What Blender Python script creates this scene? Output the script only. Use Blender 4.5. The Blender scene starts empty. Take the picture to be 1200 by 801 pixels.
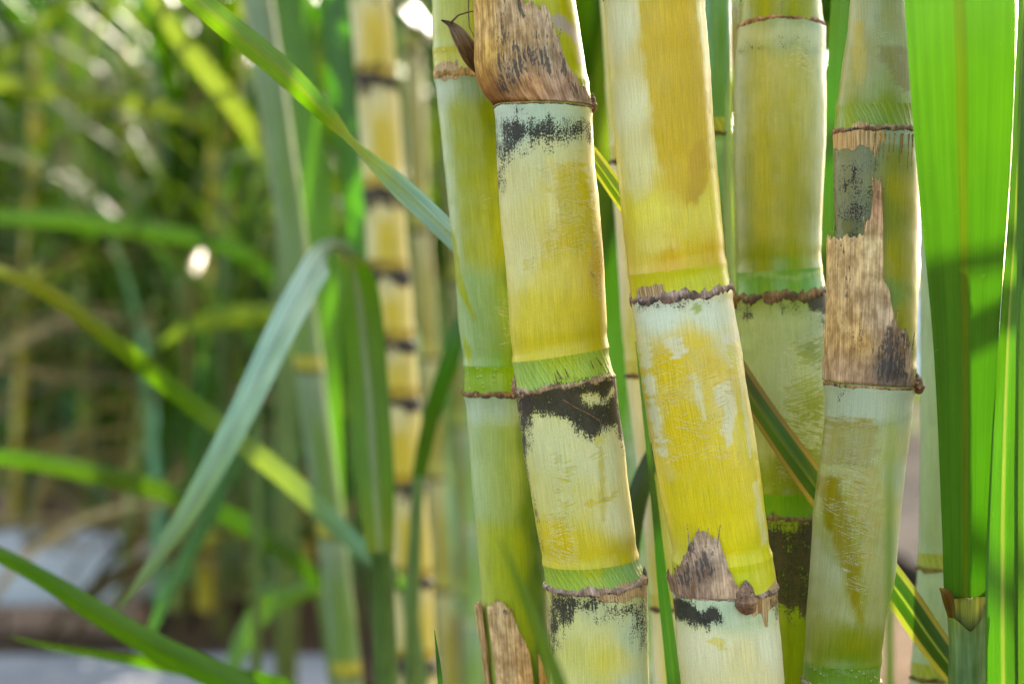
import bpy, math, random
import numpy as np
from mathutils import Vector
random.seed(7); rng = np.random.default_rng(7)
S = bpy.context.scene
C = S.collection
R = math.radians
# ------------------------------------------------------------------ camera, world, sun, exposure
FPX, CZ = 2000.0, 0.60            # focal length in photo pixels (60 mm lens, 1200 px wide photo), lens height
cam_d = bpy.data.cameras.new('camera'); cam = bpy.data.objects.new('camera', cam_d); C.objects.link(cam)
cam.location = (0, 0, CZ); cam.rotation_euler = (R(90), 0, 0)
cam_d.sensor_width = 36; cam_d.lens = 60; cam_d.clip_start = 0.01; cam_d.clip_end = 500
cam_d.dof.use_dof = True; cam_d.dof.focus_distance = 0.645; cam_d.dof.aperture_fstop = 6.7
S.camera = cam
SUN_EL, SUN_AZ = R(32), R(15)    # azimuth from +Y towards +X: the sun stands behind the canes, right of the lens axis
to_sun = Vector((math.sin(SUN_AZ)*math.cos(SUN_EL), math.cos(SUN_AZ)*math.cos(SUN_EL), math.sin(SUN_EL)))
w = bpy.data.worlds.new('World'); S.world = w; w.use_nodes = True
wn = w.node_tree; bg = wn.nodes['Background']
sky = wn.nodes.new('ShaderNodeTexSky'); sky.sky_type = 'NISHITA'; sky.sun_disc = False
sky.sun_elevation = SUN_EL; sky.sun_rotation = SUN_AZ
sky.air_density = 1.0; sky.dust_density = 4.0; sky.ozone_density = 1.0
wn.links.new(sky.outputs[0], bg.inputs[0]); bg.inputs[1].default_value = 0.12
sd = bpy.data.lights.new('sun', 'SUN'); sd.energy = 3.2; sd.angle = R(0.5); sd.color = (1, .95, .86)
so = bpy.data.objects.new('sun', sd); C.objects.link(so)
so.rotation_euler = (-to_sun).to_track_quat('-Z', 'Y').to_euler(); so.location = (2, 4, 6)
S.view_settings.view_transform = 'Standard'; S.view_settings.look = 'None'; S.view_settings.gamma = 1
S.view_settings.exposure = 3.2
S.view_settings.use_white_balance = True; S.view_settings.white_balance_temperature = 7300; S.view_settings.white_balance_tint = 10   # white balance set for open shade
S.render.engine = 'CYCLES'
S.cycles.max_bounces = 8; S.cycles.transparent_max_bounces = 4; S.cycles.caustics_reflective = False; S.cycles.caustics_refractive = False
S.cycles.sample_clamp_indirect = 6.0
S.cycles.use_denoising = True

# ------------------------------------------------------------------ helpers
def P(x, y, Y):
    return ((x-600.0)/FPX*Y, Y, CZ+(400.5-y)/FPX*Y)
def lin(c, k=1.0):
    c = np.asarray(c, float)/255.0
    return np.where(c <= .04045, c/12.92, ((c+.055)/1.055)**2.4)*k
KA = 0.80                          # photo colour -> albedo
def alb(c): return lin(c, KA)
def rindalb(c):
    c = np.asarray(c, float); t = min(1, max(0, (c[2]/c[1]-.1)/.5)); a = alb(c); a[2] *= .35+.65*t; a[0] *= 1.03; return a
def hash2(ix, iy, s):
    n = (ix.astype(np.int64)*374761393 + iy.astype(np.int64)*668265263 + int(s)*974634757) & 0xffffffff
    n = ((n ^ (n >> 13))*1274126177) & 0xffffffff
    return ((n ^ (n >> 16)) & 0xffff)/65535.0
def vnoise(x, y, s=0):
    x = np.asarray(x, float); y = np.asarray(y, float)+0*x
    ix = np.floor(x); iy = np.floor(y); fx = x-ix; fy = y-iy
    fx = fx*fx*(3-2*fx); fy = fy*fy*(3-2*fy)
    a = hash2(ix, iy, s); b = hash2(ix+1, iy, s); c = hash2(ix, iy+1, s); d = hash2(ix+1, iy+1, s)
    return (a*(1-fx)+b*fx)*(1-fy)+(c*(1-fx)+d*fx)*fy
def sdist(px, py, poly):
    poly = np.asarray(poly, float); n = len(poly)
    d2 = np.full(px.shape, 1e12); ins = np.zeros(px.shape, bool)
    for i in range(n):
        ax, ay = poly[i]; bx, by = poly[(i+1) % n]
        ex, ey = bx-ax, by-ay; L = ex*ex+ey*ey+1e-9
        t = np.clip(((px-ax)*ex+(py-ay)*ey)/L, 0, 1)
        d2 = np.minimum(d2, (px-ax-t*ex)**2+(py-ay-t*ey)**2)
        c = ((ay > py) != (by > py))
        xi = (bx-ax)*(py-ay)/((by-ay) if abs(by-ay) > 1e-9 else 1e-9)+ax
        ins ^= (c & (px < xi))
    d = np.sqrt(d2)
    return np.where(ins, -d, d)
def link(name, me, parent=None, mat=None):
    o = bpy.data.objects.new(name, me); C.objects.link(o)
    if mat is not None and len(me.materials) == 0: me.materials.append(mat)
    if parent is not None: o.parent = parent
    return o
def tag(o, label=None, cat=None, group=None, kind=None):
    if label: o['label'] = label
    if cat: o['category'] = cat
    if group: o['group'] = group
    if kind: o['kind'] = kind
    return o
def thing(name, loc, label, cat, group=None):
    o = bpy.data.objects.new(name, None); C.objects.link(o); o.location = loc; o.empty_display_size = .05
    return tag(o, label, cat, group)
def mesh(name, co, faces, attrs=None, smooth=True):
    """co n x 3, faces list/array of quads or tris; attrs: name -> (n,4) colour or (n,3) vector arrays"""
    me = bpy.data.meshes.new(name)
    me.from_pydata([tuple(v) for v in co], [], [tuple(int(i) for i in f) for f in faces]); me.update()
    for k, a in (attrs or {}).items():
        a = np.asarray(a, np.float32)
        if a.shape[1] == 4:
            at = me.attributes.new(k, 'FLOAT_COLOR', 'POINT'); at.data.foreach_set('color', a.ravel())
        else:
            at = me.attributes.new(k, 'FLOAT_VECTOR', 'POINT'); at.data.foreach_set('vector', a.ravel())
    if smooth: me.polygons.foreach_set('use_smooth', [True]*len(me.polygons))
    return me
def grid_faces(nr, nc, wrap=False, flip=False):
    r = np.arange(nr-1)[:, None]; c = np.arange(nc if wrap else nc-1)[None, :]
    c2 = (c+1) % nc
    f = np.stack([r*nc+c, r*nc+c2, (r+1)*nc+c2, (r+1)*nc+c], -1).reshape(-1, 4)
    return f[:, ::-1] if flip else f
def set_parent_keep(o, parent):
    o.parent = parent; o.matrix_parent_inverse = parent_inv(parent)
def parent_inv(p):
    from mathutils import Matrix
    return Matrix.Translation(-p.location)
def smoothstep(a, b, x):
    t = np.clip((x-a)/(b-a), 0, 1); return t*t*(3-2*t)

# ------------------------------------------------------------------ material kit
class M:
    def __init__(s, name):
        s.m = bpy.data.materials.new(name); s.m.use_nodes = True; s.t = s.m.node_tree; s.n = s.t.nodes; s.n.clear()
        s.out = s.n.new('ShaderNodeOutputMaterial')
    def put(s, sock, v):
        if isinstance(v, bpy.types.NodeSocket): s.t.links.new(v, sock)
        elif v is not None:
            if sock.type == 'RGBA' and not hasattr(v, '__len__'): v = (v, v, v, 1)
            if sock.type == 'RGBA' and len(v) == 3: v = (*v, 1)
            sock.default_value = v
    def attr(s, name):
        a = s.n.new('ShaderNodeAttribute'); a.attribute_name = name; return a
    def math(s, op, a, b=0.0, c=0.0, clamp=False):
        n = s.n.new('ShaderNodeMath'); n.operation = op; n.use_clamp = clamp
        s.put(n.inputs[0], a); s.put(n.inputs[1], b); s.put(n.inputs[2], c); return n.outputs[0]
    def add(s, a, b): return s.math('ADD', a, b)
    def mul(s, a, b): return s.math('MULTIPLY', a, b)
    def sub(s, a, b): return s.math('SUBTRACT', a, b)
    def vmul(s, v, k):
        n = s.n.new('ShaderNodeVectorMath'); n.operation = 'MULTIPLY'; s.put(n.inputs[0], v); n.inputs[1].default_value = k; return n.outputs[0]
    def noise(s, v, k=(1, 1, 1), detail=2.0, rough=.5, dist=0.0, rot=0):
        mp = s.n.new('ShaderNodeMapping'); mp.inputs['Scale'].default_value = k; mp.inputs['Rotation'].default_value = (0, 0, rot)
        s.put(mp.inputs['Vector'], v)
        if rot:   # rotate first, then stretch
            m0 = s.n.new('ShaderNodeMapping'); m0.inputs['Rotation'].default_value = (0, 0, rot); s.put(m0.inputs['Vector'], v)
            mp.inputs['Rotation'].default_value = (0, 0, 0); s.t.links.new(m0.outputs[0], mp.inputs['Vector'])
        n = s.n.new('ShaderNodeTexNoise'); n.inputs['Scale'].default_value = 1; n.inputs['Detail'].default_value = detail
        n.inputs['Roughness'].default_value = rough; n.inputs['Distortion'].default_value = dist
        s.t.links.new(mp.outputs[0], n.inputs['Vector']); return n.outputs['Fac']
    def step(s, x, a, b):
        n = s.n.new('ShaderNodeMapRange'); n.interpolation_type = 'SMOOTHSTEP'
        s.put(n.inputs[0], x); n.inputs[1].default_value = a; n.inputs[2].default_value = b; return n.outputs[0]
    def mix(s, f, a, b, mode='MIX'):
        n = s.n.new('ShaderNodeMix'); n.data_type = 'RGBA'; n.blend_type = mode
        s.put(n.inputs[0], f); s.put(n.inputs[6], a); s.put(n.inputs[7], b); return n.outputs[2]
    def sep(s, v):
        n = s.n.new('ShaderNodeSeparateXYZ'); s.put(n.inputs[0], v); return n.outputs
    def sepc(s, v):
        n = s.n.new('ShaderNodeSeparateColor'); s.put(n.inputs[0], v); return n.outputs
    def bump(s, h, strength, dist):
        n = s.n.new('ShaderNodeBump'); s.put(n.inputs['Height'], h); n.inputs['Strength'].default_value = strength; n.inputs['Distance'].default_value = dist
        return n.outputs[0]
    def bsdf(s, col, rough, normal=None, spec=.5, sss=0.0):
        n = s.n.new('ShaderNodeBsdfPrincipled'); s.put(n.inputs['Base Color'], col); s.put(n.inputs['Roughness'], rough)
        n.inputs['Specular IOR Level'].default_value = spec
        if normal is not None: s.put(n.inputs['Normal'], normal)
        if sss:
            n.inputs['Subsurface Weight'].default_value = sss; n.inputs['Subsurface Radius'].default_value = (.004, .003, .001); n.inputs['Subsurface Scale'].default_value = 1
        return n.outputs[0]
    def fin(s, sh): s.t.links.new(sh, s.out.inputs[0]); return s.m

def rind_material(name, pattern=None):
    k = M(name)
    surf = k.attr('surf').outputs['Vector']
    ca = k.attr('col'); ma = k.attr('mask')
    wax, blk, tan = k.sepc(ma.outputs['Color'])[:3]; scr = ma.outputs['Alpha']; rawf = ca.outputs['Alpha']
    n_st = k.noise(surf, (.34, .016, 1), 3, .6)                       # long streaks along the cane
    n_fs = k.noise(surf, (.8, .022, 1), 3, .65)                         # fine fibre streaks
    n_bl = k.noise(surf, (.07, .05, 1), 3, .55)                       # blotches
    n_gr = k.noise(surf, (.55, .40, 1), 2, .6)                        # grain
    n_hs = k.noise(surf, (.040, .50, 1), 4, .66, .1, rot=R(14))       # rubbed strokes across
    n_lo = k.noise(surf, (.022, .012, 1), 2, .5)
    f = lambda n, a: k.mul(k.sub(n, .5), a)
    base = k.mix(1.0, ca.outputs['Color'], k.mix(k.step(n_fs, .25, .75), (.80, .82, .72), (1.18, 1.16, 1.2)), 'MULTIPLY')
    base = k.mix(1.0, base, k.mix(n_lo, (.86, .90, .80), (1.13, 1.10, 1.1)), 'MULTIPLY')
    base = k.mix(1.0, base, k.mix(k.step(n_gr, .3, .7), (.94, .95, .92), (1.05, 1.045, 1.06)), 'MULTIPLY')
    base = k.mix(k.mul(k.step(n_bl, .55, .72), .22), base, k.mix(1.0, base, (.80, .86, .70), 'MULTIPLY'))
    # wax bloom, rubbed off in strokes
    n_h2 = k.noise(surf, (.034, .42, 1), 4, .65, .1, rot=R(-16)); n_pt = k.noise(surf, (.030, .021, 1), 2, .5)
    n_hs = k.mix(k.step(n_pt, .42, .58), n_hs, n_h2)
    sc = k.step(k.add(k.add(k.add(scr, f(n_hs, 2.5)), f(n_gr, .3)), f(k.noise(surf, (.018, .026, 1), 2, .5), 1.1)), .44, .64)
    sc = k.mul(sc, k.step(scr, .06, .2))
    wx = k.add(k.add(wax, f(n_bl, .55)), f(n_st, .5)); wx = k.mul(k.step(wx, .12, .95), k.step(wax, .02, .12))
    base = k.mix(k.mul(sc, .85), base, k.mix(1.0, base, (.96, .90, .40), 'MULTIPLY'))
    wx = k.mul(wx, k.sub(1, k.mul(sc, .93)))
    rim = k.mul(k.mul(sc, k.sub(1, sc)), 3.2)
    wcol = k.mix(n_gr, (.50, .52, .39), (.66, .66, .52))
    col = k.mix(k.mul(wx, .22), base, wcol)
    col = k.mix(k.mul(rim, .30), col, (.78, .78, .66))
    # tiny flecks all over
    fle = k.step(k.noise(surf, (.42, .30, 1), 2, .6), .66, .74)
    col = k.mix(k.mul(fle, .40), col, (.17, .13, .045))
    if pattern == 'hatch':
        w1 = k.n.new('ShaderNodeTexWave'); w1.inputs['Scale'].default_value = 1; w1.inputs['Distortion'].default_value = 3.5; w1.inputs['Detail'].default_value = 3
        mp = k.n.new('ShaderNodeMapping'); mp.inputs['Rotation'].default_value = (0, 0, R(38)); mp.inputs['Scale'].default_value = (.05, .032, 1)
        k.t.links.new(surf, mp.inputs[0]); k.t.links.new(mp.outputs[0], w1.inputs[0])
        pat = k.step(k.add(w1.outputs['Fac'], f(n_gr, .8)), .45, .75)
        col = k.mix(k.mul(pat, .13), col, (.46, .50, .20))
    elif pattern == 'dots':
        v = k.n.new('ShaderNodeTexVoronoi'); v.inputs['Scale'].default_value = 1; v.inputs['Randomness'].default_value = .7
        k.t.links.new(k.vmul(surf, (.125, .14, 1)), v.inputs['Vector'])
        pat = k.sub(1, k.step(v.outputs['Distance'], .10, .30))
        col = k.mix(k.mul(pat, .26), col, (.55, .55, .26))
    else: pat = None
    # brown corky scabs and sooty mould
    tm = k.step(k.add(k.add(tan, f(n_bl, .4)), f(n_gr, .35)), .45, .58); tm = k.mul(tm, k.step(tan, .05, .2))
    tcol = k.mix(k.step(n_fs, .35, .65), (.22, .12, .045), (.56, .38, .17))
    col = k.mix(tm, col, tcol)
    bm = k.step(k.add(k.add(k.add(blk, f(n_st, .75)), f(n_gr, 1.7)), f(n_bl, 1.3)), .34, .70); bm = k.mul(bm, k.step(blk, .05, .2))
    bcol = k.mix(k.step(k.add(n_bl, f(n_gr, .9)), .42, .62), (.004, .0034, .003), (.026, .017, .012))
    bcol = k.mix(k.mul(k.step(k.noise(surf, (.30, .22, 1), 3, .7), .60, .72), .30), bcol, (.13, .12, .095))
    col = k.mix(k.mul(bm, .95), col, bcol)
    rough = k.add(k.add(.30, k.mul(wx, .18)), k.mul(k.math('MAXIMUM', bm, tm), .4))
    h = k.add(k.add(k.mul(n_fs, .12), k.mul(wx, .30)), k.add(k.mul(tm, .9), k.mul(bm, .22)))
    h = k.add(h, k.add(k.mul(rim, .10), k.mul(n_gr, .05)))
    if pat is not None: h = k.add(h, k.mul(pat, .8))
    return k.fin(k.bsdf(col, rough, k.bump(h, .7, .0007), .24, 0))

def dry_material(name):
    k = M(name)
    surf = k.attr('surf').outputs['Vector']; ca = k.attr('col'); ma = k.attr('mask')
    blk = k.sepc(ma.outputs['Color'])[1]
    n1 = k.noise(surf, (.42, .012, 1), 4, .75); n2 = k.noise(surf, (.10, .05, 1), 3, .6); n3 = k.noise(surf, (.5, .16, 1), 2, .6)
    n4 = k.noise(surf, (.28, .03, 1), 2, .5)
    f = lambda n, a: k.mul(k.sub(n, .5), a)
    col = k.mix(1.0, ca.outputs['Color'], k.mix(k.step(n1, .3, .7), (.62, .57, .50), (1.30, 1.28, 1.24)), 'MULTIPLY')
    col = k.mix(1.0, col, k.mix(k.step(n2, .3, .7), (.58, .50, .42), (1.16, 1.14, 1.12)), 'MULTIPLY')
    bm = k.step(k.add(k.add(k.add(blk, f(n4, 1.7)), f(n3, 1.3)), f(n2, 1.0)), .38, .66)
    bm = k.mul(bm, k.step(blk, .03, .2))
    col = k.mix(k.mul(bm, .84), col, (.050, .042, .036))
    h = k.add(n1, k.mul(n3, .4))
    return k.fin(k.bsdf(col, .8, k.bump(h, .8, .0008), .2))

def leaf_material(name, transl=.34, rough=.38, veins=1.0, cap=(.118, .168, .012), spec=.42):
    k = M(name)
    surf = k.attr('surf').outputs['Vector']; ca = k.attr('col')
    u, v, _ = k.sep(surf)
    n1 = k.noise(surf, (.55, .004, 1), 3, .6)            # parallel veins
    n2 = k.noise(surf, (.06, .010, 1), 2, .5)
    n3 = k.noise(surf, (.16, .0016, 1), 3, .6)
    col = k.mix(1.0, ca.outputs['Color'], k.mix(k.step(n1, .3, .7), (.72, .75, .6), (1.25, 1.2, 1.25)), 'MULTIPLY')
    col = k.mix(1.0, col, k.mix(k.step(n3, .3, .7), (.70, .74, .6), (1.28, 1.2, 1.3)), 'MULTIPLY')
    col = k.mix(1.0, col, k.mix(k.step(n2, .25, .75), (.74, .80, .7), (1.25, 1.16, 1.1)), 'MULTIPLY')
    spot = k.step(k.noise(surf, (.12, .08, 1), 2, .6), .70, .76)
    col = k.mix(k.mul(spot, .28), col, (.22, .13, .03))
    nrm = k.bump(n1, .35*veins, .0005)
    p = k.bsdf(col, rough, nrm, spec)
    tr = k.n.new('ShaderNodeBsdfTranslucent')
    k.put(tr.inputs[0], k.mix(1.0, k.mix(1.0, k.mix(1.0, ca.outputs['Color'], (2.8, 2.9, .7), 'MULTIPLY'), cap, 'DARKEN'), k.mix(k.add(k.mul(n3, .6), k.mul(n2, .4)), (.45, .55, .4), (1.5, 1.4, 1.5)), 'MULTIPLY'))
    ms = k.n.new('ShaderNodeMixShader'); k.put(ms.inputs[0], k.mul(ca.outputs['Alpha'], transl))
    k.t.links.new(p, ms.inputs[1]); k.t.links.new(tr.outputs[0], ms.inputs[2])
    return k.fin(ms.outputs[0])

def plain(name, ca, cb, scale=40, rough=.8, bump=.3, dist=.004, spec=.03):
    k = M(name)
    g = k.n.new('ShaderNodeNewGeometry').outputs['Position']
    n = k.noise(g, (scale,)*3, 5, .6); n2 = k.noise(g, (scale*.13,)*3, 3, .5)
    col = k.mix(k.step(n, .32, .68), ca, cb)
    col = k.mix(1.0, col, k.mix(n2, (.72, .72, .72), (1.22, 1.22, 1.22)), 'MULTIPLY')
    return k.fin(k.bsdf(col, rough, k.bump(n, bump, dist), spec))

MAT = dict(rind=rind_material('cane_rind'), smooth=rind_material('root_band_smooth'), hatch=rind_material('root_band_hatched', 'hatch'), dots=rind_material('root_band_dotted', 'dots'),
           dry=dry_material('dry_sheath'), leafbg=leaf_material('field_leaf', .30, .45, cap=(.090, .145, .012), spec=.08), leaf=leaf_material('green_leaf'), leafs=leaf_material('stiff_leaf', .30, .30),
           soil=plain('soil', (.030, .019, .011), (.085, .055, .032), 30, .95, .8, .02),
           concrete=plain('concrete', (.15, .15, .152), (.21, .21, .21), 22, .85, .2),
           pale_concrete=plain('pale_concrete', (.42, .42, .42), (.52, .52, .52), 22, .85, .2),
           paving=plain('pale_paving', (.046, .042, .038), (.062, .057, .052), 18, 1.0, .2, spec=0),
           brick=plain('clay_edging', (.22, .13, .09), (.32, .20, .14), 35, .9),
           wall=plain('white_render', (.72, .71, .69), (.80, .79, .77), 14, .9, .15))

# ------------------------------------------------------------------ front canes: profile, pieces, paint
class Cane:
    """A cane whose outline follows rows (y, left, right) in photo pixels at distance Y; nodes = leaf scars from top to bottom."""
    def __init__(s, name, label, Y, edges, nodes, cols, bandcols, marks, group=None, seed=1, low=False, cat='sugar cane', gain=1.0, top_y=-2300, lean=(0, 0), tall=True):
        s.Y = Y; s.seed = seed; s.marks = marks; s.gain = gain; s.cols = cols; s.bandcols = bandcols; s.low = low; s.top_y = top_y
        e = np.array(edges, float); s.ey = e[:, 0]; s.ec = (e[:, 1]+e[:, 2])/2; s.eh = (e[:, 2]-e[:, 1])/2
        k = 12 if not low else 25                               # smooth the outline slightly
        yy = np.arange(s.ey[0], s.ey[-1]+1, 2.0)
        def sm(a):
            v = np.interp(yy, s.ey, a); n = max(1, int(k/2)); p = np.pad(v, n, mode='reflect', reflect_type='odd')
            return np.convolve(p, np.ones(2*n+1)/(2*n+1), 'valid')
        s.yy = yy; s.cc = sm(s.ec); s.hh = sm(s.eh)
        s.sl_b = (s.cc[-1]-s.cc[-40])/(yy[-1]-yy[-40]); s.sl_t = (s.cc[0]-s.cc[40])/(yy[0]-yy[40])
        s.base_y = 400.5+CZ/Y*FPX + 18
        s.nodes = list(nodes)
        # continue the cane below to the soil and above the frame
        gap = 245 if not low else 210
        y = s.nodes[-1]['y']+gap
        y = max(y, 880) if not low else y
        while y < s.base_y-60:
            s.nodes.append(dict(y=y, band=20, tilt=0)); y += gap*random.uniform(.75, 1.05)
        y = s.nodes[0]['y']-gap
        while y > top_y:
            s.nodes.insert(0, dict(y=y, band=22, tilt=0)); y -= gap*random.uniform(.8, 1.1)
        s.base = P(float(s.cx(np.array([s.base_y]))[0]), s.base_y, Y)
        s.root = thing(name, s.base, label, cat, group)
        s.build()
    def cx(s, y):
        y = np.asarray(y, float); c = np.interp(y, s.yy, s.cc)
        b = y-s.yy[-1]; t = s.yy[0]-y
        c = np.where(b > 0, s.cc[-1]+s.sl_b*220*(1-np.exp(-np.maximum(b, 0)/220)), c)
        return np.where(t > 0, s.cc[0]-s.sl_t*500*(1-np.exp(-np.maximum(t, 0)/500)), c)
    def hw(s, y):
        h = np.interp(y, s.yy, s.hh)
        for n in s.nodes:
            g = n['y']-n.get('band', 20)
            h = h + .018*s.hh.mean()*np.exp(-((y-g)/5.0)**2) + .02*s.hh.mean()*np.exp(-((y-n['y']-3)/7.0)**2) - .012*s.hh.mean()*np.exp(-((y-g+14)/8.0)**2)
        return h
    def tilt(s, y):
        return np.interp(y, [n['y'] for n in s.nodes], [n.get('tilt', 0) for n in s.nodes])
    def bow(s, y):
        return np.interp(y, [n['y'] for n in s.nodes], [n.get('bow', 0) for n in s.nodes])
    def pos(s, t, th, off=0.0):
        """photo position and world position on the rind at height t (px) and angle th; off = px proud of it"""
        h = s.hw(t)+off; sx = np.sin(th)
        x = s.cx(t)+h*sx; y = t+s.tilt(t)*sx+s.bow(t)*np.cos(th)
        d = s.Y-h*np.cos(th)/FPX*s.Y
        X = (x-600)/FPX*s.Y; Z = CZ+(400.5-y)/FPX*s.Y
        return x, y, np.stack([X, d, Z], -1)
    def local(s, w): return w-np.array(s.base)
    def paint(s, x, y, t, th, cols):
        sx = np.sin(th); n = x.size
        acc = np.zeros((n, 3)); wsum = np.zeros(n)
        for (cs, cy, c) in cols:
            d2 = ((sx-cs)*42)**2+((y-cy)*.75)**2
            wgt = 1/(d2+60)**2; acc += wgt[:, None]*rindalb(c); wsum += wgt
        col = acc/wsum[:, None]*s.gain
        m = {'wax': np.zeros(n), 'black': np.zeros(n), 'tan': np.zeros(n), 'scr': np.zeros(n)}
        x0_, y0_ = x, y
        x = x+(vnoise(x0_/15, y0_/15, s.seed+61)-.5)*11+(vnoise(x0_/5, y0_/6, s.seed+62)-.5)*4; y = y+(vnoise(x0_/13, y0_/13, s.seed+63)-.5)*11+(vnoise(x0_/4, y0_/5, s.seed+64)-.5)*4
        for mk in s.marks:
            ch, poly, soft, val = mk[:4]
            if ch == 'black': soft = soft*1.7
            if (np.max(y)+soft < min(p[1] for p in poly)-20) or (np.min(y)-soft > max(p[1] for p in poly)+20): continue
            d = sdist(x0_, y0_, poly) if ch == 'paint' or len(poly) > 9 else sdist(x, y, poly)
            f = np.clip(.5-d/soft, 0, 1)
            if ch == 'paint':
                f = smoothstep(.02, .2, f)[:, None]*smoothstep(.3, .7, f+((vnoise(x0_/16+y0_/40, y0_/2.6, s.seed)-.5)*1.3 if len(mk) > 4 else (vnoise(x0_/5, y0_/9, s.seed)-.5)*.5))[:, None]; col = col*(1-f)+rindalb(val)*f
            elif val < 0: m[ch] = m[ch]*(1-f*(-val))
            else: m[ch] = np.maximum(m[ch], f*val)
        return np.column_stack([col, np.ones(n)]), np.column_stack([m['wax'], m['black'], m['tan'], m['scr']])
    def piece(s, name, t0, t1, mat, cols, mats=None):
        inframe = (t1 > -40 and t0 < 845) and not s.low
        nc = 84 if inframe else 28
        step = 2.6 if inframe else 24
        nr = max(3, int((t1-t0)/step)+1)
        t = np.linspace(t0, t1, nr)
        if s.low: t = np.linspace(t0, t1, max(4, int((t1-t0)/12)+1)); nr = len(t)
        th = np.linspace(-math.pi, math.pi, nc, endpoint=False)
        T, TH = np.meshgrid(t, th, indexing='ij'); T = T.ravel(); TH = TH.ravel()
        off = (vnoise(TH*1.3+7, T/38, s.seed+3)-.5)*1.5+(vnoise(np.sin(TH)*9+20, T/9, s.seed+5)-.5)*.35
        x, y, w = s.pos(T, TH, off)
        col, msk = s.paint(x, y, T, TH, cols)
        arc = s.hw(T)*np.where(np.abs(TH) > math.pi-.01, math.pi, TH)
        surf = np.column_stack([arc, T, np.full(T.size, s.seed*37.0)])
        # end caps follow the piece so that it is a closed solid
        fc = list(grid_faces(nr, nc, True, True))+([list(range(nc))] if t0 <= s.top_y else [])
        me = mesh(name, s.local(w), fc, {'col': col, 'mask': msk, 'surf': surf})
        return link(name, me, s.root, mat)
    def build(s):
        ys = [s.top_y]+[n['y'] for n in s.nodes]+[s.base_y+5]
        s.parts = []
        for i in range(len(ys)-1):
            up = ys[i]
            last = i == len(ys)-2
            lo = ys[i+1] if last else ys[i+1]-s.nodes[i].get('band', 20)
            if up-(-s.top_y) and lo-up > 5: s.parts.append(s.piece('internode', up, lo, MAT['rind'], s.cols))
            if not last:
                n = s.nodes[i]
                s.piece('root_band', lo, ys[i+1], MAT[n.get('pat', 'hatch')], s.bandcols)
                if n.get('ring', True) is not None: s.ring(n)
    def ring(s, n):
        """the ragged leaf scar: a corky lip round the cane"""
        y0 = n['y']; inframe = -30 < y0 < 830 and not s.low
        nc = 150 if inframe else 24; a, b = n.get('rh', (7, 9)); out = n.get('out', 2.6)
        th = np.linspace(-math.pi, math.pi, nc, endpoint=False)
        j = vnoise(th*4.5+9, 0, s.seed+y0); j2 = vnoise(th*21, 3, s.seed+y0)**2; j3 = .6*vnoise(th*5+30, 9, s.seed+y0+2)+.4*vnoise(th*15, 9, s.seed+y0+5); j4 = vnoise(th*60, 2, s.seed+y0)
        top = y0-a*(.05+.6*j+.6*j2+.25*(j4-.5)); bot = y0+b*(.0+.95*j3+.30*(j4-.5))
        prof = [(-.05, -2.0), (0.0, .15), (.18, .8), (.42, 1.0), (.62, .75), (.85, .5), (1.0, .1), (1.02, -2.0)]
        V = []; Tt = []
        for q, o in prof:
            t = top+(bot-top)*q
            jj = (vnoise(th*9, q*3, s.seed+y0+4)-.5)*.9+(vnoise(th*44, q*9, s.seed+y0+6)-.5)*.6
            x, y, w = s.pos(t, th, np.where(o > 0, o*out*(.75+.6*jj), o)); V.append(w); Tt.append((x, y, t))
        w = np.concatenate(V); x = np.concatenate([a_[0] for a_ in Tt]); y = np.concatenate([a_[1] for a_ in Tt]); t = np.concatenate([a_[2] for a_ in Tt])
        TH = np.tile(th, len(prof)); v1 = vnoise(TH*7+50, t/5, s.seed+y0)[:, None]; c = alb(n.get('rc', (150, 122, 98)))*(.45+.9*v1)
        surf = np.column_stack([np.interp(t, s.yy, s.hh)*TH, t, np.full(t.size, s.seed*11.+5)])
        m = np.column_stack([0*t, np.clip(n.get('rb', .28)+.5*(t-y0)/max(b, 1)+(vnoise(TH*5+11, t/6, s.seed+y0+8)-.5)*1.0, 0, 1), 0*t, 0*t])
        me = mesh('leaf_scar', s.local(w), grid_faces(len(prof), nc, True, True), {'col': np.column_stack([c, np.ones(t.size)]), 'mask': m, 'surf': surf})
        link('leaf_scar', me, s.root, MAT['dry'])
    def sheath(s, y_lip, contour, th0, th1, off0=1.5, off1=3.5, jag=7, col=(196, 164, 112), marks=(), edges=None, lipoff=2.4, label=None, rows=44, ncol=110, colpts=None):
        """the torn, dry remnant of a leaf sheath, hugging the cane above y_lip up to a ragged top contour [(x, y)]"""
        th = np.linspace(th0, th1, ncol); cxs = [c[0] for c in contour]; cys = [c[1] for c in contour]
        if edges:
            e = np.array(edges, float)
            fx = lambda t, th_: np.interp(t, e[:, 0], (e[:, 1]+e[:, 2])/2)+np.interp(t, e[:, 0], (e[:, 2]-e[:, 1])/2)*np.sin(th_)
        else: fx = lambda t, th_: s.cx(t)+(s.hw(t)+off1)*np.sin(th_)
        top = np.full(ncol, y_lip-30.0)
        for _ in range(12): top = .5*top+.5*np.interp(fx(top, th), cxs, cys)
        top = top-jag*(vnoise(th*30, 0, s.seed+9)**2*1.6+(vnoise(th*70, 4, s.seed+9)-.5)*.9)
        q = np.linspace(0, 1, rows)[:, None]
        T = (y_lip+(top[None, :]-y_lip)*q).ravel(); TH = np.tile(th, rows); Q = np.repeat(q.ravel(), ncol)
        rip = (vnoise(TH*12, T/60, s.seed+21)-.5)*3.4+(vnoise(TH*40, T/90, s.seed+22)-.5)*1.4
        off = off0+(off1-off0)*Q**1.3+rip*(.3+.7*Q)
        off = np.maximum(off, 1.3)
        x, y, w = s.pos(T, TH, off)
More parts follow.
